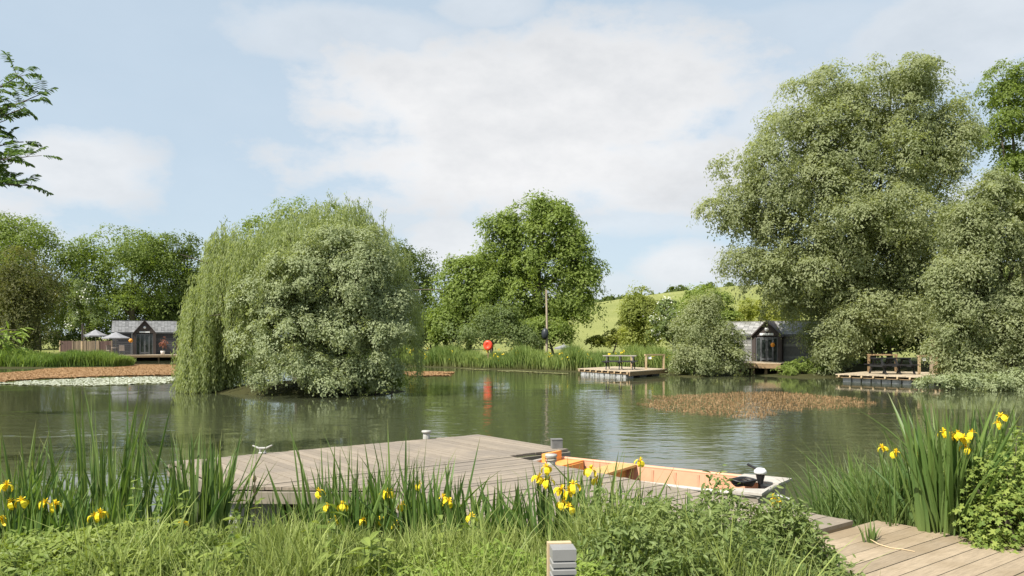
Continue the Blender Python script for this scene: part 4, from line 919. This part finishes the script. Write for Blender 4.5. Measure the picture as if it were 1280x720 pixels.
# iris bloom, about 10 cm across
def bloom(seed):
    g = np.random.default_rng(seed); mb = MB()
    def strip(path, wid, az, r, curl=.25):
        V, c, s = [], math.cos(az), math.sin(az)
        for (x, z), w_ in zip(path, wid):
            for k in (-1, 0, 1): V.append((x * c - k * w_ * s, x * s + k * w_ * c, z - abs(k) * w_ * curl))
        n = len(path); Fq = [[3*i+k, 3*i+3+k, 3*i+4+k, 3*i+1+k] for i in range(n - 1) for k in (0, 1)]
        mb.add(V, Fq, [r if i > 1 else r * .35 for i in range(n - 1) for k in (0, 1)])
    a0 = g.random() * 6
    for k in range(3):
        a = a0 + k * 2.094 + g.normal() * .12; d = .8 + .35 * g.random()
        strip([(0,0),(.014,.014),(.034,.017),(.052,.004),(.060,-.03*d),(.052,-.062*d)], [.006,.012,.022,.031,.027,.006], a, .75 + .2 * g.random())
        strip([(.002,.002),(.008,.025),(.014,.046),(.018,.058)], [.005,.008,.008,.002], a + 1.05, .8)
        strip([(.002,.006),(.018,.028),(.034,.03),(.043,.038)], [.006,.010,.011,.003], a, .85, -.2)
    mb.lathe([(.006,-.05),(.009,-.02),(.007,0),(.004,.012)], (0,0,0), 6, .2); return mb
BL_ = []
def bloom_obj(p, parent, rz):
    i = rng.integers(0, 5)
    if len(BL_) < 5:
        o = bloom(len(BL_) + 3).build('flower', M_FLOW); BL_.append(o.data)
    else:
        o = bpy.data.objects.new('flower', BL_[i]); COL.objects.link(o)
    o.parent = parent; o.location = np.array(p) - np.array(WL[parent.name]); o.rotation_euler = (rng.normal() * .2, rng.normal() * .2, rz); o.scale = (.66 + .14 * rng.random(),) * 3
    return o
def flower_stem(t, p, g, spathe=True):
    mb = MB(); b = np.array([p[0] + .06 * rng.normal(), p[1] + .06 * rng.normal(), g]); mb.tube(curve(b, p - [0,0,.045], (.03*rng.normal(),0,0), 6), np.linspace(.006,.0045,6), 5)
    if spathe: blades(mb, np.array([[p[0], p[1], p[2]-.14]]*2), .1 + .05 * rng.random(2), rng.random(2)*6.28, .12, .1, .016, 3)
    s = mb.build('stem', M_STEM, t); bloom_obj(p, s, rng.random() * 6)
def iris_clump(label, px, D, fl, nb, hh, spread, lean=.16, wdt=.026, group='yellow irises along the near bank', name='iris_clump', mat=None, cat='iris', zb=None, bend=.16):
    x, y = GX(px, D), D; g = gz(x, y) if zb is None else zb
    g = max(g, -.05); hh = (ZP(hh, D) - g) / 1.03; t = thing(name, label, cat, (x, y, g), group)
    nb = int(nb * 1.5); b = np.c_[x + spread * rng.normal(size=nb), y + spread * .8 * rng.normal(size=nb), np.full(nb, g - .03)]
    mb = MB(); az = np.arctan2(b[:, 1] - y, b[:, 0] - x) + rng.normal(size=nb) * .6
    blades(mb, b, hh * (.62 + .43 * rng.random(nb) ** 1.3), az, np.minimum(.5, lean * np.abs(rng.normal(size=nb))), np.minimum(.55, bend * np.abs(rng.normal(size=nb)) ** 1.5), wdt * 1.55 * (.7 + .5 * rng.random(nb)), 7)
    mb.build('leaves', mat or M_IRIS, t)
    for fx, fy in fl: flower_stem(t, P(fx, fy, D - .16 - .1 * rng.random()), g)
    return t
IR = iris_clump
IR('yellow iris clump cut by the left edge with four blooms', 8, 6.3, [(8,607),(14,628),(27,627),(3,650)], 32, 560, .13)
IR('yellow iris with a pair of blooms side by side, second clump from the left edge', 62, 6.4, [(56,629),(69,631),(60,668)], 30, 575, .12)
IR('yellow iris with twin blooms above the bramble leaves at left', 124, 6.2, [(126,642),(118,646)], 20, 592, .1)
IR('lone yellow iris bloom beside the tall dense reed tuft', 228, 6.4, [(228,654)], 11, 640, .07)
IR('yellow iris clump with five blooms in front of the dark gap under the jetty', 414, 7.0, [(399,615),(410,633),(418,649),(428,632),(453,651)], 32, 572, .17)
IR('yellow iris clump with six blooms before the pale jetty corner', 488, 7.0, [(480,617),(477,650),(486,616),(503,632),(494,655),(524,606)], 37, 562, .17)
IR('yellow iris with a double bloom in front of the middle of the jetty', 557, 6.7, [(554,622),(561,627)], 22, 566, .1)
IR('yellow iris with one fading bloom low in the grass right of the double bloom', 588, 6.5, [(589,646)], 22, 600, .12)
IR('yellow iris with a tight group of blooms below the mooring post', 680, 6.1, [(673,597),(683,585),(686,601),(679,603)], 25, 588, .1)
IR('yellow iris with stacked blooms left of the boat bow', 706, 5.9, [(701,612),(712,615),(703,629),(717,607),(712,634)], 30, 572, .12)
IR('yellow iris with blooms among dark crossing leaves before the boat bow', 742, 6.2, [(738,588),(746,600)], 25, 566, .12)
IR('single tall yellow iris standing against the orange boat side', 800, 6.3, [(800,577)], 8, 600, .06)
IR('low yellow iris at the stern of the boat', 969, 6.2, [(968,624),(972,629)], 6, 628, .05)
IR('leafy iris tuft without blooms along the jetty right of the double bloom', 622, 6.5, [], 32, 588, .16)
IR('leafy iris tuft without blooms below the boat middle', 770, 6.0, [], 44, 588, .2)
IR('leafy iris tuft between the five bloom and six bloom irises', 450, 6.8, [], 22, 570, .12)
IR('leafy iris tuft between the six bloom iris and the double bloom', 528, 6.7, [], 22, 562, .12)
IR('leafy iris tuft at the left corner behind the bramble leaves', 30, 6.0, [], 26, 590, .2)
IR('leafy iris tuft between the twin bloom iris and the lone bloom', 165, 6.2, [], 24, 585, .16)
IR('small leafy iris tuft below the boat stern half', 845, 6.0, [], 34, 598, .2)
RBG = 'irises on the right bank'
IR('yellow iris among sedges at the left of the right bank', 1103, 7.6, [(1103,560)], 17, 545, .12, group=RBG)
IR('yellow iris with one bloom left of the big sword leaved clump', 1143, 7.2, [(1146,567),(1120,566)], 25, 530, .12, group=RBG)
IR('big sword leaved iris clump with a row of blooms at the edge of the boardwalk', 1182, 6.75, [(1180,541),(1189,545),(1197,543),(1204,548),(1215,542),(1207,560)], 67, 482, .10, lean=.13, wdt=.042, group=RBG, bend=.22)
IR('yellow iris with two small blooms behind the right bank bush', 1250, 7.4, [(1247,530),(1252,521)], 27, 498, .16, group=RBG)
IR('tall iris leaves without blooms at the right edge behind the bush', 1285, 7.2, [], 37, 488, .2, group=RBG, wdt=.034)
def RD(label, px, D, nb, hh, spread, **k): return iris_clump(label, px, D, [], nb, hh, spread, group='green reed tufts along the near bank', name='reed_tuft', mat=M_REED, cat='reed', **k)
RD('tall dense reed tuft hiding the left corner of the jetty', 253, 6.9, 69, 523, .13, lean=.14, wdt=.026)
RD('tallest loose reed tuft left of the dense one', 138, 7.0, 30, 462, .14, lean=.09, wdt=.026, bend=.08)
RD('thin reed tuft between the tallest reeds and the dense tuft', 195, 7.2, 25, 520, .16, lean=.12, wdt=.022)
RD('thin reed tuft right behind the twin bloom iris', 100, 7.1, 27, 535, .17, wdt=.022)
RD('reed tuft behind the iris pair near the left edge', 45, 7.0, 29, 530, .17, wdt=.024)
RD('dark reed tuft at the left edge', -2, 7.3, 34, 520, .16, wdt=.026)
RD('sparse tall reeds crossing the jetty above the five bloom iris', 425, 7.3, 18, 515, .15, lean=.1, wdt=.018)
RD('sparse tall reeds crossing the jetty above the six bloom iris', 505, 7.3, 17, 522, .16, lean=.1, wdt=.018)
RD('reed tuft in front of the jetty left of the five bloom iris', 365, 7.2, 16, 590, .14, wdt=.016)
RD('lone pair of tall reeds rising left of the boat', 752, 6.8, 5, 538, .03, lean=.08, wdt=.018)
RD('sedge tuft leaning over the water at the left of the right bank', 1075, 8.0, 70, 560, .22, lean=.35, wdt=.014, bend=.5)
RD('sedge tuft in the middle of the right bank', 1120, 7.3, 80, 545, .22, lean=.3, wdt=.014, bend=.5)
RD('reed tuft directly behind the big sword leaved iris clump', 1205, 7.6, 46, 488, .18, lean=.22, wdt=.026, bend=.25)
RD('small green tuft growing through the boardwalk', 1090, 6.35, 11, 640, .035, wdt=.016, zb=.40)
RD('smaller tuft at the boardwalk edge under the big iris clump', 1160, 6.42, 13, 668, .05, wdt=.01, zb=.40, bend=.5)
# brown bulrush
q = P(318, 603, 6.9); g = gz(q[0], q[1]); t = thing('bulrush', 'pale brown fluffy bulrush head beside the jetty corner', 'bulrush', (q[0], q[1], g))
mb = MB(); mb.tube([(q[0]+.02,q[1],g),(q[0]+.005,q[1],q[2]-.1),(q[0],q[1],q[2]+.08)], [.006,.006,.003], 6); mb.build('stem', plain('dry_stem', (.35,.27,.15), .8, .2, 10), t)
CAT = plain('bulrush_down', (.46,.33,.2), .95, .35, 60, bump=1)
for z0, z1, rr_ in ((.0, .06, .017), (-.1, -.015, .016)):
    mb = MB(); zs = np.linspace(z0, z1, 9); mb.lathe([(max(.002, rr_ * math.sin(math.pi * (i + .2) / 8.6) ** .5 * (1 + .18 * rng.normal())), z) for i, z in enumerate(zs)], q, 10); mb.build('head', CAT, t, smooth=True)

# leafy seedling by the jetty corner
def stem_plant(label, px, D, h_, ns, L_, name='leafy_plant', mat=None, spread=.1, cat='plant', tmpl=(OV, OF)):
    x, y = GX(px, D), D; g = gz(x, y); t = thing(name, label, cat, (x, y, g)); lb = MB()
    for k in range(ns):
        b = np.array([x + spread * rng.normal(), y + spread * rng.normal(), g]); hk = h_ * (.6 + .5 * rng.random()); p = b + np.array([.15 * hk * rng.normal(), .15 * hk * rng.normal(), hk])
        cv = curve(b, p, (.05 * rng.normal(), 0, 0), 8); sb = MB(); sb.tube(cv, np.linspace(.005, .002, 8), 5); sb.build('stem', M_STEM, t)
        C, D_ = [], []
        for i in range(1, 8):
            for s in (0, 1): a = i * 1.57 + s * math.pi + .3 * rng.normal(); C.append(cv[i]); D_.append((math.cos(a), math.sin(a), .35 - .5 * rng.random()))
        C, D_ = np.array(C), np.array(D_); inst(lb, *tmpl, C, D_, np.array([0,0,1.0]) + rng.normal(size=C.shape) * .25, L_ * (.6 + .6 * rng.random(len(C))), rng.random(len(C)))
    lb.build('leaves', mat or M_BRAM, t); return t
stem_plant('fresh leafy seedling between the dense reed tuft and the bulrush', 300, 6.7, .5, 4, .085)
stem_plant('leafy green spike standing in front of the boat stern', 956, 6.2, .62, 2, .06, mat=M_NETT, spread=.02)
stem_plant('leafy herb at the foot of the lone iris at left', 205, 6.0, .45, 4, .07)

DK = ovate(.42, .35)
for lab, px, D, h_, ns, L_ in [('broad leaved dock plant in the grass left of the path light', 470, 4.7, .42, 5, .13), ('broad leaved dock plant at the foot of the five bloom iris', 395, 5.3, .4, 4, .12), ('broad leaved herb between the bramble and the long grass', 300, 4.8, .36, 5, .10), ('broad leaved herb in front of the double bloom iris', 560, 5.2, .38, 4, .10), ('broad leaved herb among the nettles nearest the path light', 765, 4.6, .42, 4, .11)]:
    stem_plant(lab, px, D, h_, ns, L_, mat=M_BRAM, spread=.09, tmpl=DK)
# ground cover, grass: uncountable
def hills(spots):
    def f(x, y):
        z = np.zeros_like(x)
        for (px, D, rx, ry, h_) in spots: z = np.maximum(z, h_ * np.sqrt(np.clip(1 - ((x - GX(px, D)) / rx) ** 2 - ((y - D) / ry) ** 2, 0, 1)))
        return z
    return f
def cover(name, label, spots, n, tmpl, size, mat, layers=.85, tilt=.5, stems=0, jitter=.06):
    f = hills(spots); C = []; 
    sp = np.array(spots); a = sp[:, 2] * sp[:, 3]; k = rng.choice(len(sp), n, p=a / a.sum())
    ph = rng.random(n) * 6.283; rr_ = np.sqrt(rng.random(n))
    x = GX(sp[k, 0], sp[k, 1]) + sp[k, 2] * rr_ * np.cos(ph); y = sp[k, 1] + sp[k, 3] * rr_ * np.sin(ph)
    top = f(x, y) * (1 + .22 * np.sin(x * 9 + 1.3 * y) * np.sin(y * 8)); z0 = np.maximum(ground_z(x, y), .02)
    z = z0 + top * (1 - layers * rng.random(n) ** 2.2) + jitter * rng.normal(size=n) * .5
    C = np.c_[x, y, z]; ok = z > z0 + .01; C = C[ok]
    nn = nrm(np.c_[rng.normal(size=(len(C), 2)) * tilt, np.full(len(C), 1.0)] + np.array([-.1, -.25, 0])); D_ = np.cross(nn, rng.normal(size=C.shape))
    mb = MB(); patch = .5 + .5 * np.sin(C[:, 0] * 4.1 + 1) * np.sin(C[:, 1] * 3.7)
    inst(mb, *tmpl, C, D_, nn, size * (.55 + .75 * rng.random(len(C))), np.clip(.55 * rng.random(len(C)) + .45 * patch, 0, 1))
    if stems:
        j = rng.integers(0, len(C), stems); q = C[j]; b = q.copy(); b[:, 2] = np.maximum(ground_z(b[:, 0], b[:, 1]), 0); hh = np.maximum(.05, q[:, 2] - b[:, 2])
        blades(mb, b, hh, rng.random(stems) * 6.28, .1, .05, .008, 3, 0)
    return tag(mb.build(name, mat), label, 'ground cover', kind='stuff')
LEFT = [(-30, 4.9, 0.9, 0.8, 0.143), (40, 4.8, 0.5, 0.6, 0.11), (95, 4.6, 0.35, 0.5, 0.154), (150, 4.9, 0.4, 0.5, 0.187), (215, 5.0, 0.35, 0.5, 0.121), (110, 5.5, 0.6, 0.5, 0.143), (265, 5.2, 0.4, 0.5, 0.11), (20, 5.6, 0.7, 0.6, 0.121), (-60, 3.8, 0.8, 0.6, 0.138), (160, 4.1, 0.9, 0.5, 0.138), (185, 5.7, 0.45, 0.4, 0.11)]
cover('bramble_patch', 'low bright bramble and ivy leaves along the lower left bank', LEFT, 4600, (TV_, TF_), .078, M_BRAM, stems=300)
RIGHT = [(770, 5.3, 0.3, 0.5, 0.49), (815, 5.4, 0.3, 0.5, 0.63), (855, 5.5, 0.26, 0.5, 0.57), (905, 5.5, 0.32, 0.5, 0.71), (955, 5.5, 0.3, 0.5, 0.65), (990, 5.45, 0.26, 0.4, 0.59), (1020, 5.4, 0.22, 0.36, 0.45), (890, 4.7, 0.7, 0.5, 0.48), (800, 4.5, 0.5, 0.5, 0.42), (990, 4.9, 0.4, 0.45, 0.4), (1040, 5.2, 0.22, 0.3, 0.37)]
cover('nettle_patch', 'dark green nettles and cleavers massed at the lower right of the grass', RIGHT, 20000, (NV, NF), .05, M_NETT, tilt=1.1, stems=2000, jitter=.1)
cover('cleavers_patch', 'yellowish small leaved herbs around the path light', [(640,4.4,.55,.5,.3),(590,4.2,.5,.5,.26),(700,4.5,.4,.4,.26),(540,4.6,.4,.5,.25),(760,4.2,.4,.4,.28),(1075,5.1,.16,.25,.16)], 5200, (NV, NF), .045, M_LIME, tilt=.8, stems=500)
def grass(label, n, x0, x1, y0, y1, hmin, hmax, w_, mat, dens=None, bend=.5):
    x = x0 + (x1 - x0) * rng.random(n); y = y0 + (y1 - y0) * rng.random(n)
    rel = np.c_[x, y] - A0; u = rel @ U; v = rel @ V_
    ok = ~((u > 1.5) & (u < 4.18) & (v > 6.9)) & (np.abs(x) < y * .72 + .3) & ~((u > 1.05) & (u < 3.85) & (v > 2)) & ~((np.abs(x - GX(703, 3.3)) < .12) & (y < 3.42))
    d = pdist(np.c_[x, y], LAKE); ok &= d > -.15
    x, y = x[ok], y[ok]
    if dens is not None:
        k = rng.random(len(x)) < dens(x, y); x, y = x[k], y[k]
    clump = .5 + .5 * np.sin(x * 5.3 + 2 * np.sin(y * 3.1)) * np.sin(y * 6.1 + x)
    b = np.c_[x, y, ground_z(x, y) - .02]; h_ = (hmin + (hmax - hmin) * rng.random(len(x)) ** 1.5) * (.42 + 1.0 * clump) * np.where((y > 4.8) & (x < 3), np.maximum(.4, 1 - (y - 4.8) * .4), 1)
    mb = MB(); blades(mb, b, h_, rng.random(len(x)) * 6.28, .2 * np.abs(rng.normal(size=len(x))), bend * rng.random(len(x)), w_ * (.6 + .7 * rng.random(len(x))), 4, 0, r=np.clip(.5 * clump + .5 * rng.random(len(x)), 0, 1))
    return tag(mb.build('grass', mat), label, 'grass', kind='stuff')
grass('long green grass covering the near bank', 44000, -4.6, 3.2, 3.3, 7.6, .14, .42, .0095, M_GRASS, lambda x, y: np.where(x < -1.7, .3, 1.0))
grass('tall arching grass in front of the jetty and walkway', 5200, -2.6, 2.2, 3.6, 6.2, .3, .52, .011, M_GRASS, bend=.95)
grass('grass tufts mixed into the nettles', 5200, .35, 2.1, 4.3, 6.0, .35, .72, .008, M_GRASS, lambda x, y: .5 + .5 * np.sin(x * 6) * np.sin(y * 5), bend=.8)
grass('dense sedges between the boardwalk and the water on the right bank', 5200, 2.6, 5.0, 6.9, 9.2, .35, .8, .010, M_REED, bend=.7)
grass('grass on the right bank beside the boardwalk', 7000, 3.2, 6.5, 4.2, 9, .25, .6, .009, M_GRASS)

# bush at the right edge, five lobed leaves
x, y = GX(1252, 6.35), 6.35; t = thing('leafy_bush', 'leafy green bush with lobed leaves at the right edge of the boardwalk', 'shrub', (x, y, gz(x, y)))
mb = MB(); C, cc2 = [], []
for (cx, cy, cz, r_, k) in [(0,0,.33,.36,800),(.22,.15,.62,.4,900),(.5,.0,.4,.42,700),(.05,.25,.6,.32,550),(.55,.3,.8,.4,700),(-.12,-.12,.14,.24,500),(.3,-.2,.2,.3,500),(.75,-.1,.3,.4,500)]:
    u = sphere_dirs(k, -.7); C.append(np.array([x + cx, y + cy, gz(x, y) + cz]) + u * r_ * np.array([1, 1, .85]) * (.5 + .55 * rng.random(k))[:, None]); cc2.append(u)
C = np.concatenate(C); cc2 = np.concatenate(cc2); ok = C[:, 2] > gz(x, y) + .02; C, cc2 = C[ok], cc2[ok]
nn = nrm(cc2 * .6 + np.array([0, -.1, .8]) + rng.normal(size=C.shape) * .4); inst(mb, LV, LF, C, np.cross(nn, rng.normal(size=C.shape)) + cc2 * .4 + [0, 0, -.3], nn, .036 * (.5 + .9 * rng.random(len(C)) ** 1.6), rng.random(len(C)))
mb.build('leaves', M_BRAM, t)
mb = MB()
for k in range(26):
    q = C[rng.integers(0, len(C))]; b = np.array([x + .1 * rng.normal() + .2, y + .1 * rng.normal(), gz(x, y) - .05]); mb.tube(curve(b, q, (0, 0, .1), 6), np.linspace(.009, .003, 6), 5)
mb.build('stem', BARK, t)
mb = MB(); q = P(1088, 678, 6.3); pts = np.array([[q[0],q[1],.43],[q[0]+.03,q[1]-.08,.412],[q[0]+.08,q[1]-.17,.407],[q[0]+.15,q[1]-.21,.407],[q[0]+.21,q[1]-.28,.408]])
mb.tube(pts, [.003,.004,.004,.004,.002], 6); tag(mb.build('dry_stalk', plain('straw', (.55,.42,.25), .8, .2, 10), None, True, q), 'pale dry stalk lying bent on the boardwalk', 'stalk')

# ------------------------------------------------------------------ reed beds on the far banks
def reed_bed(label, line, depth, n, hmin, hmax, w_, mat, flowers=0):
    line = np.array(line, float); seg = np.linalg.norm(np.diff(line, axis=0), axis=1); cs = np.concatenate([[0], np.cumsum(seg)])
    def pts(n):
        s = rng.random(n) * cs[-1]; x = np.interp(s, cs, line[:, 0]); y = np.interp(s, cs, line[:, 1]) + depth * rng.random(n); return x, y, s
    x, y, s = pts(n); z = np.maximum(ground_z(x, y), -.1) - .05
    hv = .78 + .22 * np.sin(s * 1.1 + 1.5 * np.sin(s * .37)) + .1 * np.sin(s * 2.9)
    mb = MB(); blades(mb, np.c_[x, y, z], (hmin + (hmax - hmin) * rng.random(n)) * hv, rng.random(n) * 6.28, .14 * np.abs(rng.normal(size=n)), .4 * rng.random(n), w_, 3, 0, r=np.clip(.5 + .3 * np.sin(s * .9) + .35 * rng.normal(size=n), 0, 1))
    o = tag(mb.build('reeds', mat), label, 'reeds', kind='stuff')
    if flowers:
        x, y, s = pts(flowers); C = np.c_[x, y, ground_z(x, y) + .35 + .75 * rng.random(flowers)]; mb = MB(); k = np.repeat(np.arange(flowers), 5)
        Cc = C[k] + rng.normal(size=(len(k), 3)) * .06; leaf_quads(mb, Cc, rng.normal(size=Cc.shape), nrm(rng.normal(size=Cc.shape) + [0, -1, .5]), .11, .09, rng.random(len(k)))
        tag(mb.build('iris_blooms', M_FLOW), 'yellow iris blooms scattered through the far reeds', 'flowers', kind='stuff')
M_RB = leaf_mat('far_reed', (.12,.185,.045), (.25,.31,.09), .3, base=(.15,.15,.06))
M_RB2 = leaf_mat('far_reed_fresh', (.12,.195,.04), (.21,.285,.065), .3)
reed_bed('green reeds and iris leaves along the far bank below the central trees', [(-9.5,62.5),(-8.2,61.8),(-2,55.6),(4.3,50.4),(7.6,49.3),(9.6,46.3),(9.9,43.8)], 3.6, 26000, .9, 1.6, .06, M_RB, 130)
reed_bed('fresh green reeds at the edge of the left bank before the terrace', [(-37.5,57.2),(-34.5,57.2),(-29.2,58.3),(-29.8,60)], 3.0, 11000, .75, 1.2, .07, M_RB2)
reed_bed('reeds on the bank at the far left edge', [(-46,46),(-42,51.5),(-37,55.8)], 2.5, 4500, .6, 1.1, .07, M_RB)
reed_bed('reeds along the water below the left deck and island gap', [(-28,72),(-22,67.5),(-15,66),(-9,62.8)], 3.0, 7000, .9, 1.5, .07, M_RB)

# ------------------------------------------------------------------ floating plants
def in_poly(poly, n):
    poly = np.array(poly, float); lo, hi = poly.min(0), poly.max(0); out = np.zeros((0, 2))
    while len(out) < n:
        q = lo + (hi - lo) * rng.random((n * 2, 2)); d = pdist(q, poly); nz = .5 * np.sin(q[:, 0] * 1.3 + np.sin(q[:, 1] * .9) * 2) + .35 * np.sin(q[:, 0] * 4.1 + q[:, 1] * 2.2)
        out = np.concatenate([out, q[d < -.35 + nz * .6]])
    return out[:n]
def WP(pts): return [(GX(px, 2000 / (py - HOR)), 2000 / (py - HOR)) for px, py in pts]
M_WEED = leaf_mat('orange_water_weed', (.33,.195,.09), (.42,.26,.125), .15, tc=(1,.9,.7))
M_WEED2 = leaf_mat('russet_water_weed', (.26,.15,.07), (.39,.26,.13), .2, tc=(1,.9,.7))
def mat_weed(label, poly, n, Ln, W, mat, zj=.03, tilt=.35, name='water_weed'):
    q = in_poly(poly, n); C = np.c_[q, .01 + zj * .3 * rng.random(n)]; nn = nrm(np.c_[rng.normal(size=(n, 2)) * tilt * .07, np.ones(n)])
    mb = MB(); pt = .5 + .5 * np.sin(q[:, 0] * .8) * np.sin(q[:, 1] * .6 + 1); leaf_quads(mb, C, np.cross(nn, rng.normal(size=C.shape)), nn, Ln * (.6 + .8 * rng.random(n)), W * (.6 + .8 * rng.random(n)), np.clip(.35 * pt + .65 * rng.random(n), 0, 1))
    return tag(mb.build(name, mat), label, 'water weed', kind='stuff')
wl = WP([(-60,479),(5,478),(60,473.5),(140,470.8),(226,469),(240,462),(226,456),(150,456.2),(90,458.5),(40,463),(-10,467),(-60,470)])
mat_weed('orange floating weed carpet before the left cabin', wl, 60000, .28, .2, M_WEED)
mat_weed('pale lily pads bordering the orange weed carpet', WP([(-40,481),(60,483.2),(150,482),(230,479),(230,471),(140,472),(70,475),(-20,480)]), 3800, .26, .24, leaf_mat('pale_lily_pad', (.34,.36,.27), (.55,.56,.46), .1), .01, .04, 'lily_pads')
mat_weed('small orange weed patch right of the island', WP([(495,464.6),(572,465),(566,469.8),(500,470.6)]), 5200, .3, .2, M_WEED)
mat_weed('thin weed line below the far reeds', WP([(575,461),(640,463.6),(700,466.2),(724,468),(700,467.6),(640,465),(590,462.5)]), 1500, .2, .14, leaf_mat('drab_weed', (.2,.2,.09), (.34,.33,.17), .1))
# emergent russet patch
wp = WP([(778,505),(800,497),(860,492),(930,489.5),(1010,491),(1060,497),(1100,503),(1075,509),(1010,513),(985,520),(930,525),(870,519),(820,514)])
q = in_poly(wp, 6200); n = len(q); mb = MB()
blades(mb, np.c_[q, np.full(n, -.02)], .03 + .08 * rng.random(n) ** 1.5, rng.random(n) * 6.28, .4 * rng.random(n), .5 * rng.random(n), .02, 2, 0)
q = in_poly(wp, 4200); n = 4200; C = np.c_[q, .012 + .02 * rng.random(n)] + rng.normal(size=(n, 3)) * [.1, .1, .003]; nn = nrm(rng.normal(size=(n, 3)) * [.12, .12, 0] + [0, 0, 1]); leaf_quads(mb, C, np.cross(nn, rng.normal(size=C.shape)), nn, .075, .035, rng.random(n))
tag(mb.build('water_weed', M_WEED2), 'russet weed standing out of the water in the middle right of the pond', 'water weed', kind='stuff')
0 and mat_weed('faint drab weed below the surface left of the russet weed', WP([(720,514),(760,511),(800,514),(770,521),(730,522)]), 500, .14, .07, M_WEED2)

# ------------------------------------------------------------------ overhanging ash and sapling at the left edge
bx, by = -10.6, 12.2; t = thing('ash_tree', 'ash branches with paired leaflets hanging in at the upper left edge', 'tree', (bx, by, gz(bx, by)))
tb = MB(); lb = MB(); g = gz(bx, by); tp = np.array([-10.3, 12.4, 5.4]); tb.tube(curve([bx, by, g - .2], tp, (.2, 0, 0), 8), np.linspace(.28, .12, 8), 8)
def pinnate(o, d, L_):
    d = nrm(np.array(d, float)); t_ = np.linspace(.15, 1, 6); C, D_ = [], []
    side = nrm(np.cross(d, [0, 0, 1.0])); cv = o + d * L_ * t_[:, None] + np.array([0, 0, -.18 * L_]) * (t_ ** 2)[:, None]
    for i in range(6):
        for s in (-1, 1): C.append(cv[i]); D_.append(d * .55 + side * s * .8 + np.array([0, 0, -.35]))
    C.append(cv[-1]); D_.append(d + np.array([0, 0, -.5])); C, D_ = np.array(C), np.array(D_)
    inst(lb, OV * [1, .8, 1], OF, C, D_, np.array([0, -.5, 1.0]) + rng.normal(size=C.shape) * .55, .095 * (.75 + .5 * rng.random(len(C))), np.clip(.5 + .3 * rng.normal(size=len(C)), 0, 1))
ends = [(50,118,12.4),(22,96,12.6),(30,135,12.2),(34,196,12.0),(20,178,12.5),(38,232,12.2),(10,228,12.6),(8,150,12.4),(-10,110,12.4),(-30,200,12.3),(14,205,12.2),(-20,150,12.8),(-40,90,12.4)]
for px, py, dd in ends:
    e = P(px, py, dd); c = curve(tp, e, (0, 0, -.5), 10); tb.tube(c, np.linspace(.045, .006, 10), 5)
    for k in range(26):
        s = c[rng.integers(5, 10)]; a = rng.normal(size=3) * [.8, .8, .5] + [.4, 0, .55]; m_ = s + nrm(a) * .22 * rng.random(); tb.tube([s, m_], .004, 4); pinnate(m_, a, .2)
for k in range(60):
    s = tp + rng.normal(size=3) * [.45, .9, .8] + [-.9, 0, .3]; tb.tube([tp, s], [.03, .006], 4)
    for j in range(5): pinnate(s, rng.normal(size=3), .3)
lb.build('crown', leaf_mat('ash_leaf', (.055,.105,.022), (.125,.19,.045), .35), t); tb.build('trunk', BARK, t, smooth=True)
D_ = 21.0; bx, by = GX(-95, D_), D_; g = gz(bx, by); t = thing('sapling', 'bright lime leaved branch reaching in low at the left edge', 'tree', (bx, by, g))
tb = MB(); lb = MB(); hub = P(-60, 432, D_); tb.tube(curve([bx, by, g - .1], hub, (0, 0, .3), 6), np.linspace(.06, .035, 6), 6)
for k in range(26):
    e = P(-25 + 58 * rng.random(), 408 + 30 * rng.random(), D_ + .4 * rng.normal()); c = curve(hub, e, (0, 0, .25), 6); tb.tube(c, np.linspace(.018, .004, 6), 4)
    for j in range(12):
        s = c[rng.integers(2, 6)] + rng.normal(size=3) * .05; d = rng.normal(size=3) * [.6, .6, .3] + [.6, -.2, -.25]; inst(lb, OV * [1, .6, 1], OF, s[None], d[None], (np.array([0, -.2, 1.0]) + .3 * rng.normal(size=3))[None], .24, rng.random(1))
lb.build('crown', M_LIME, t); tb.build('trunk', BARK, t)
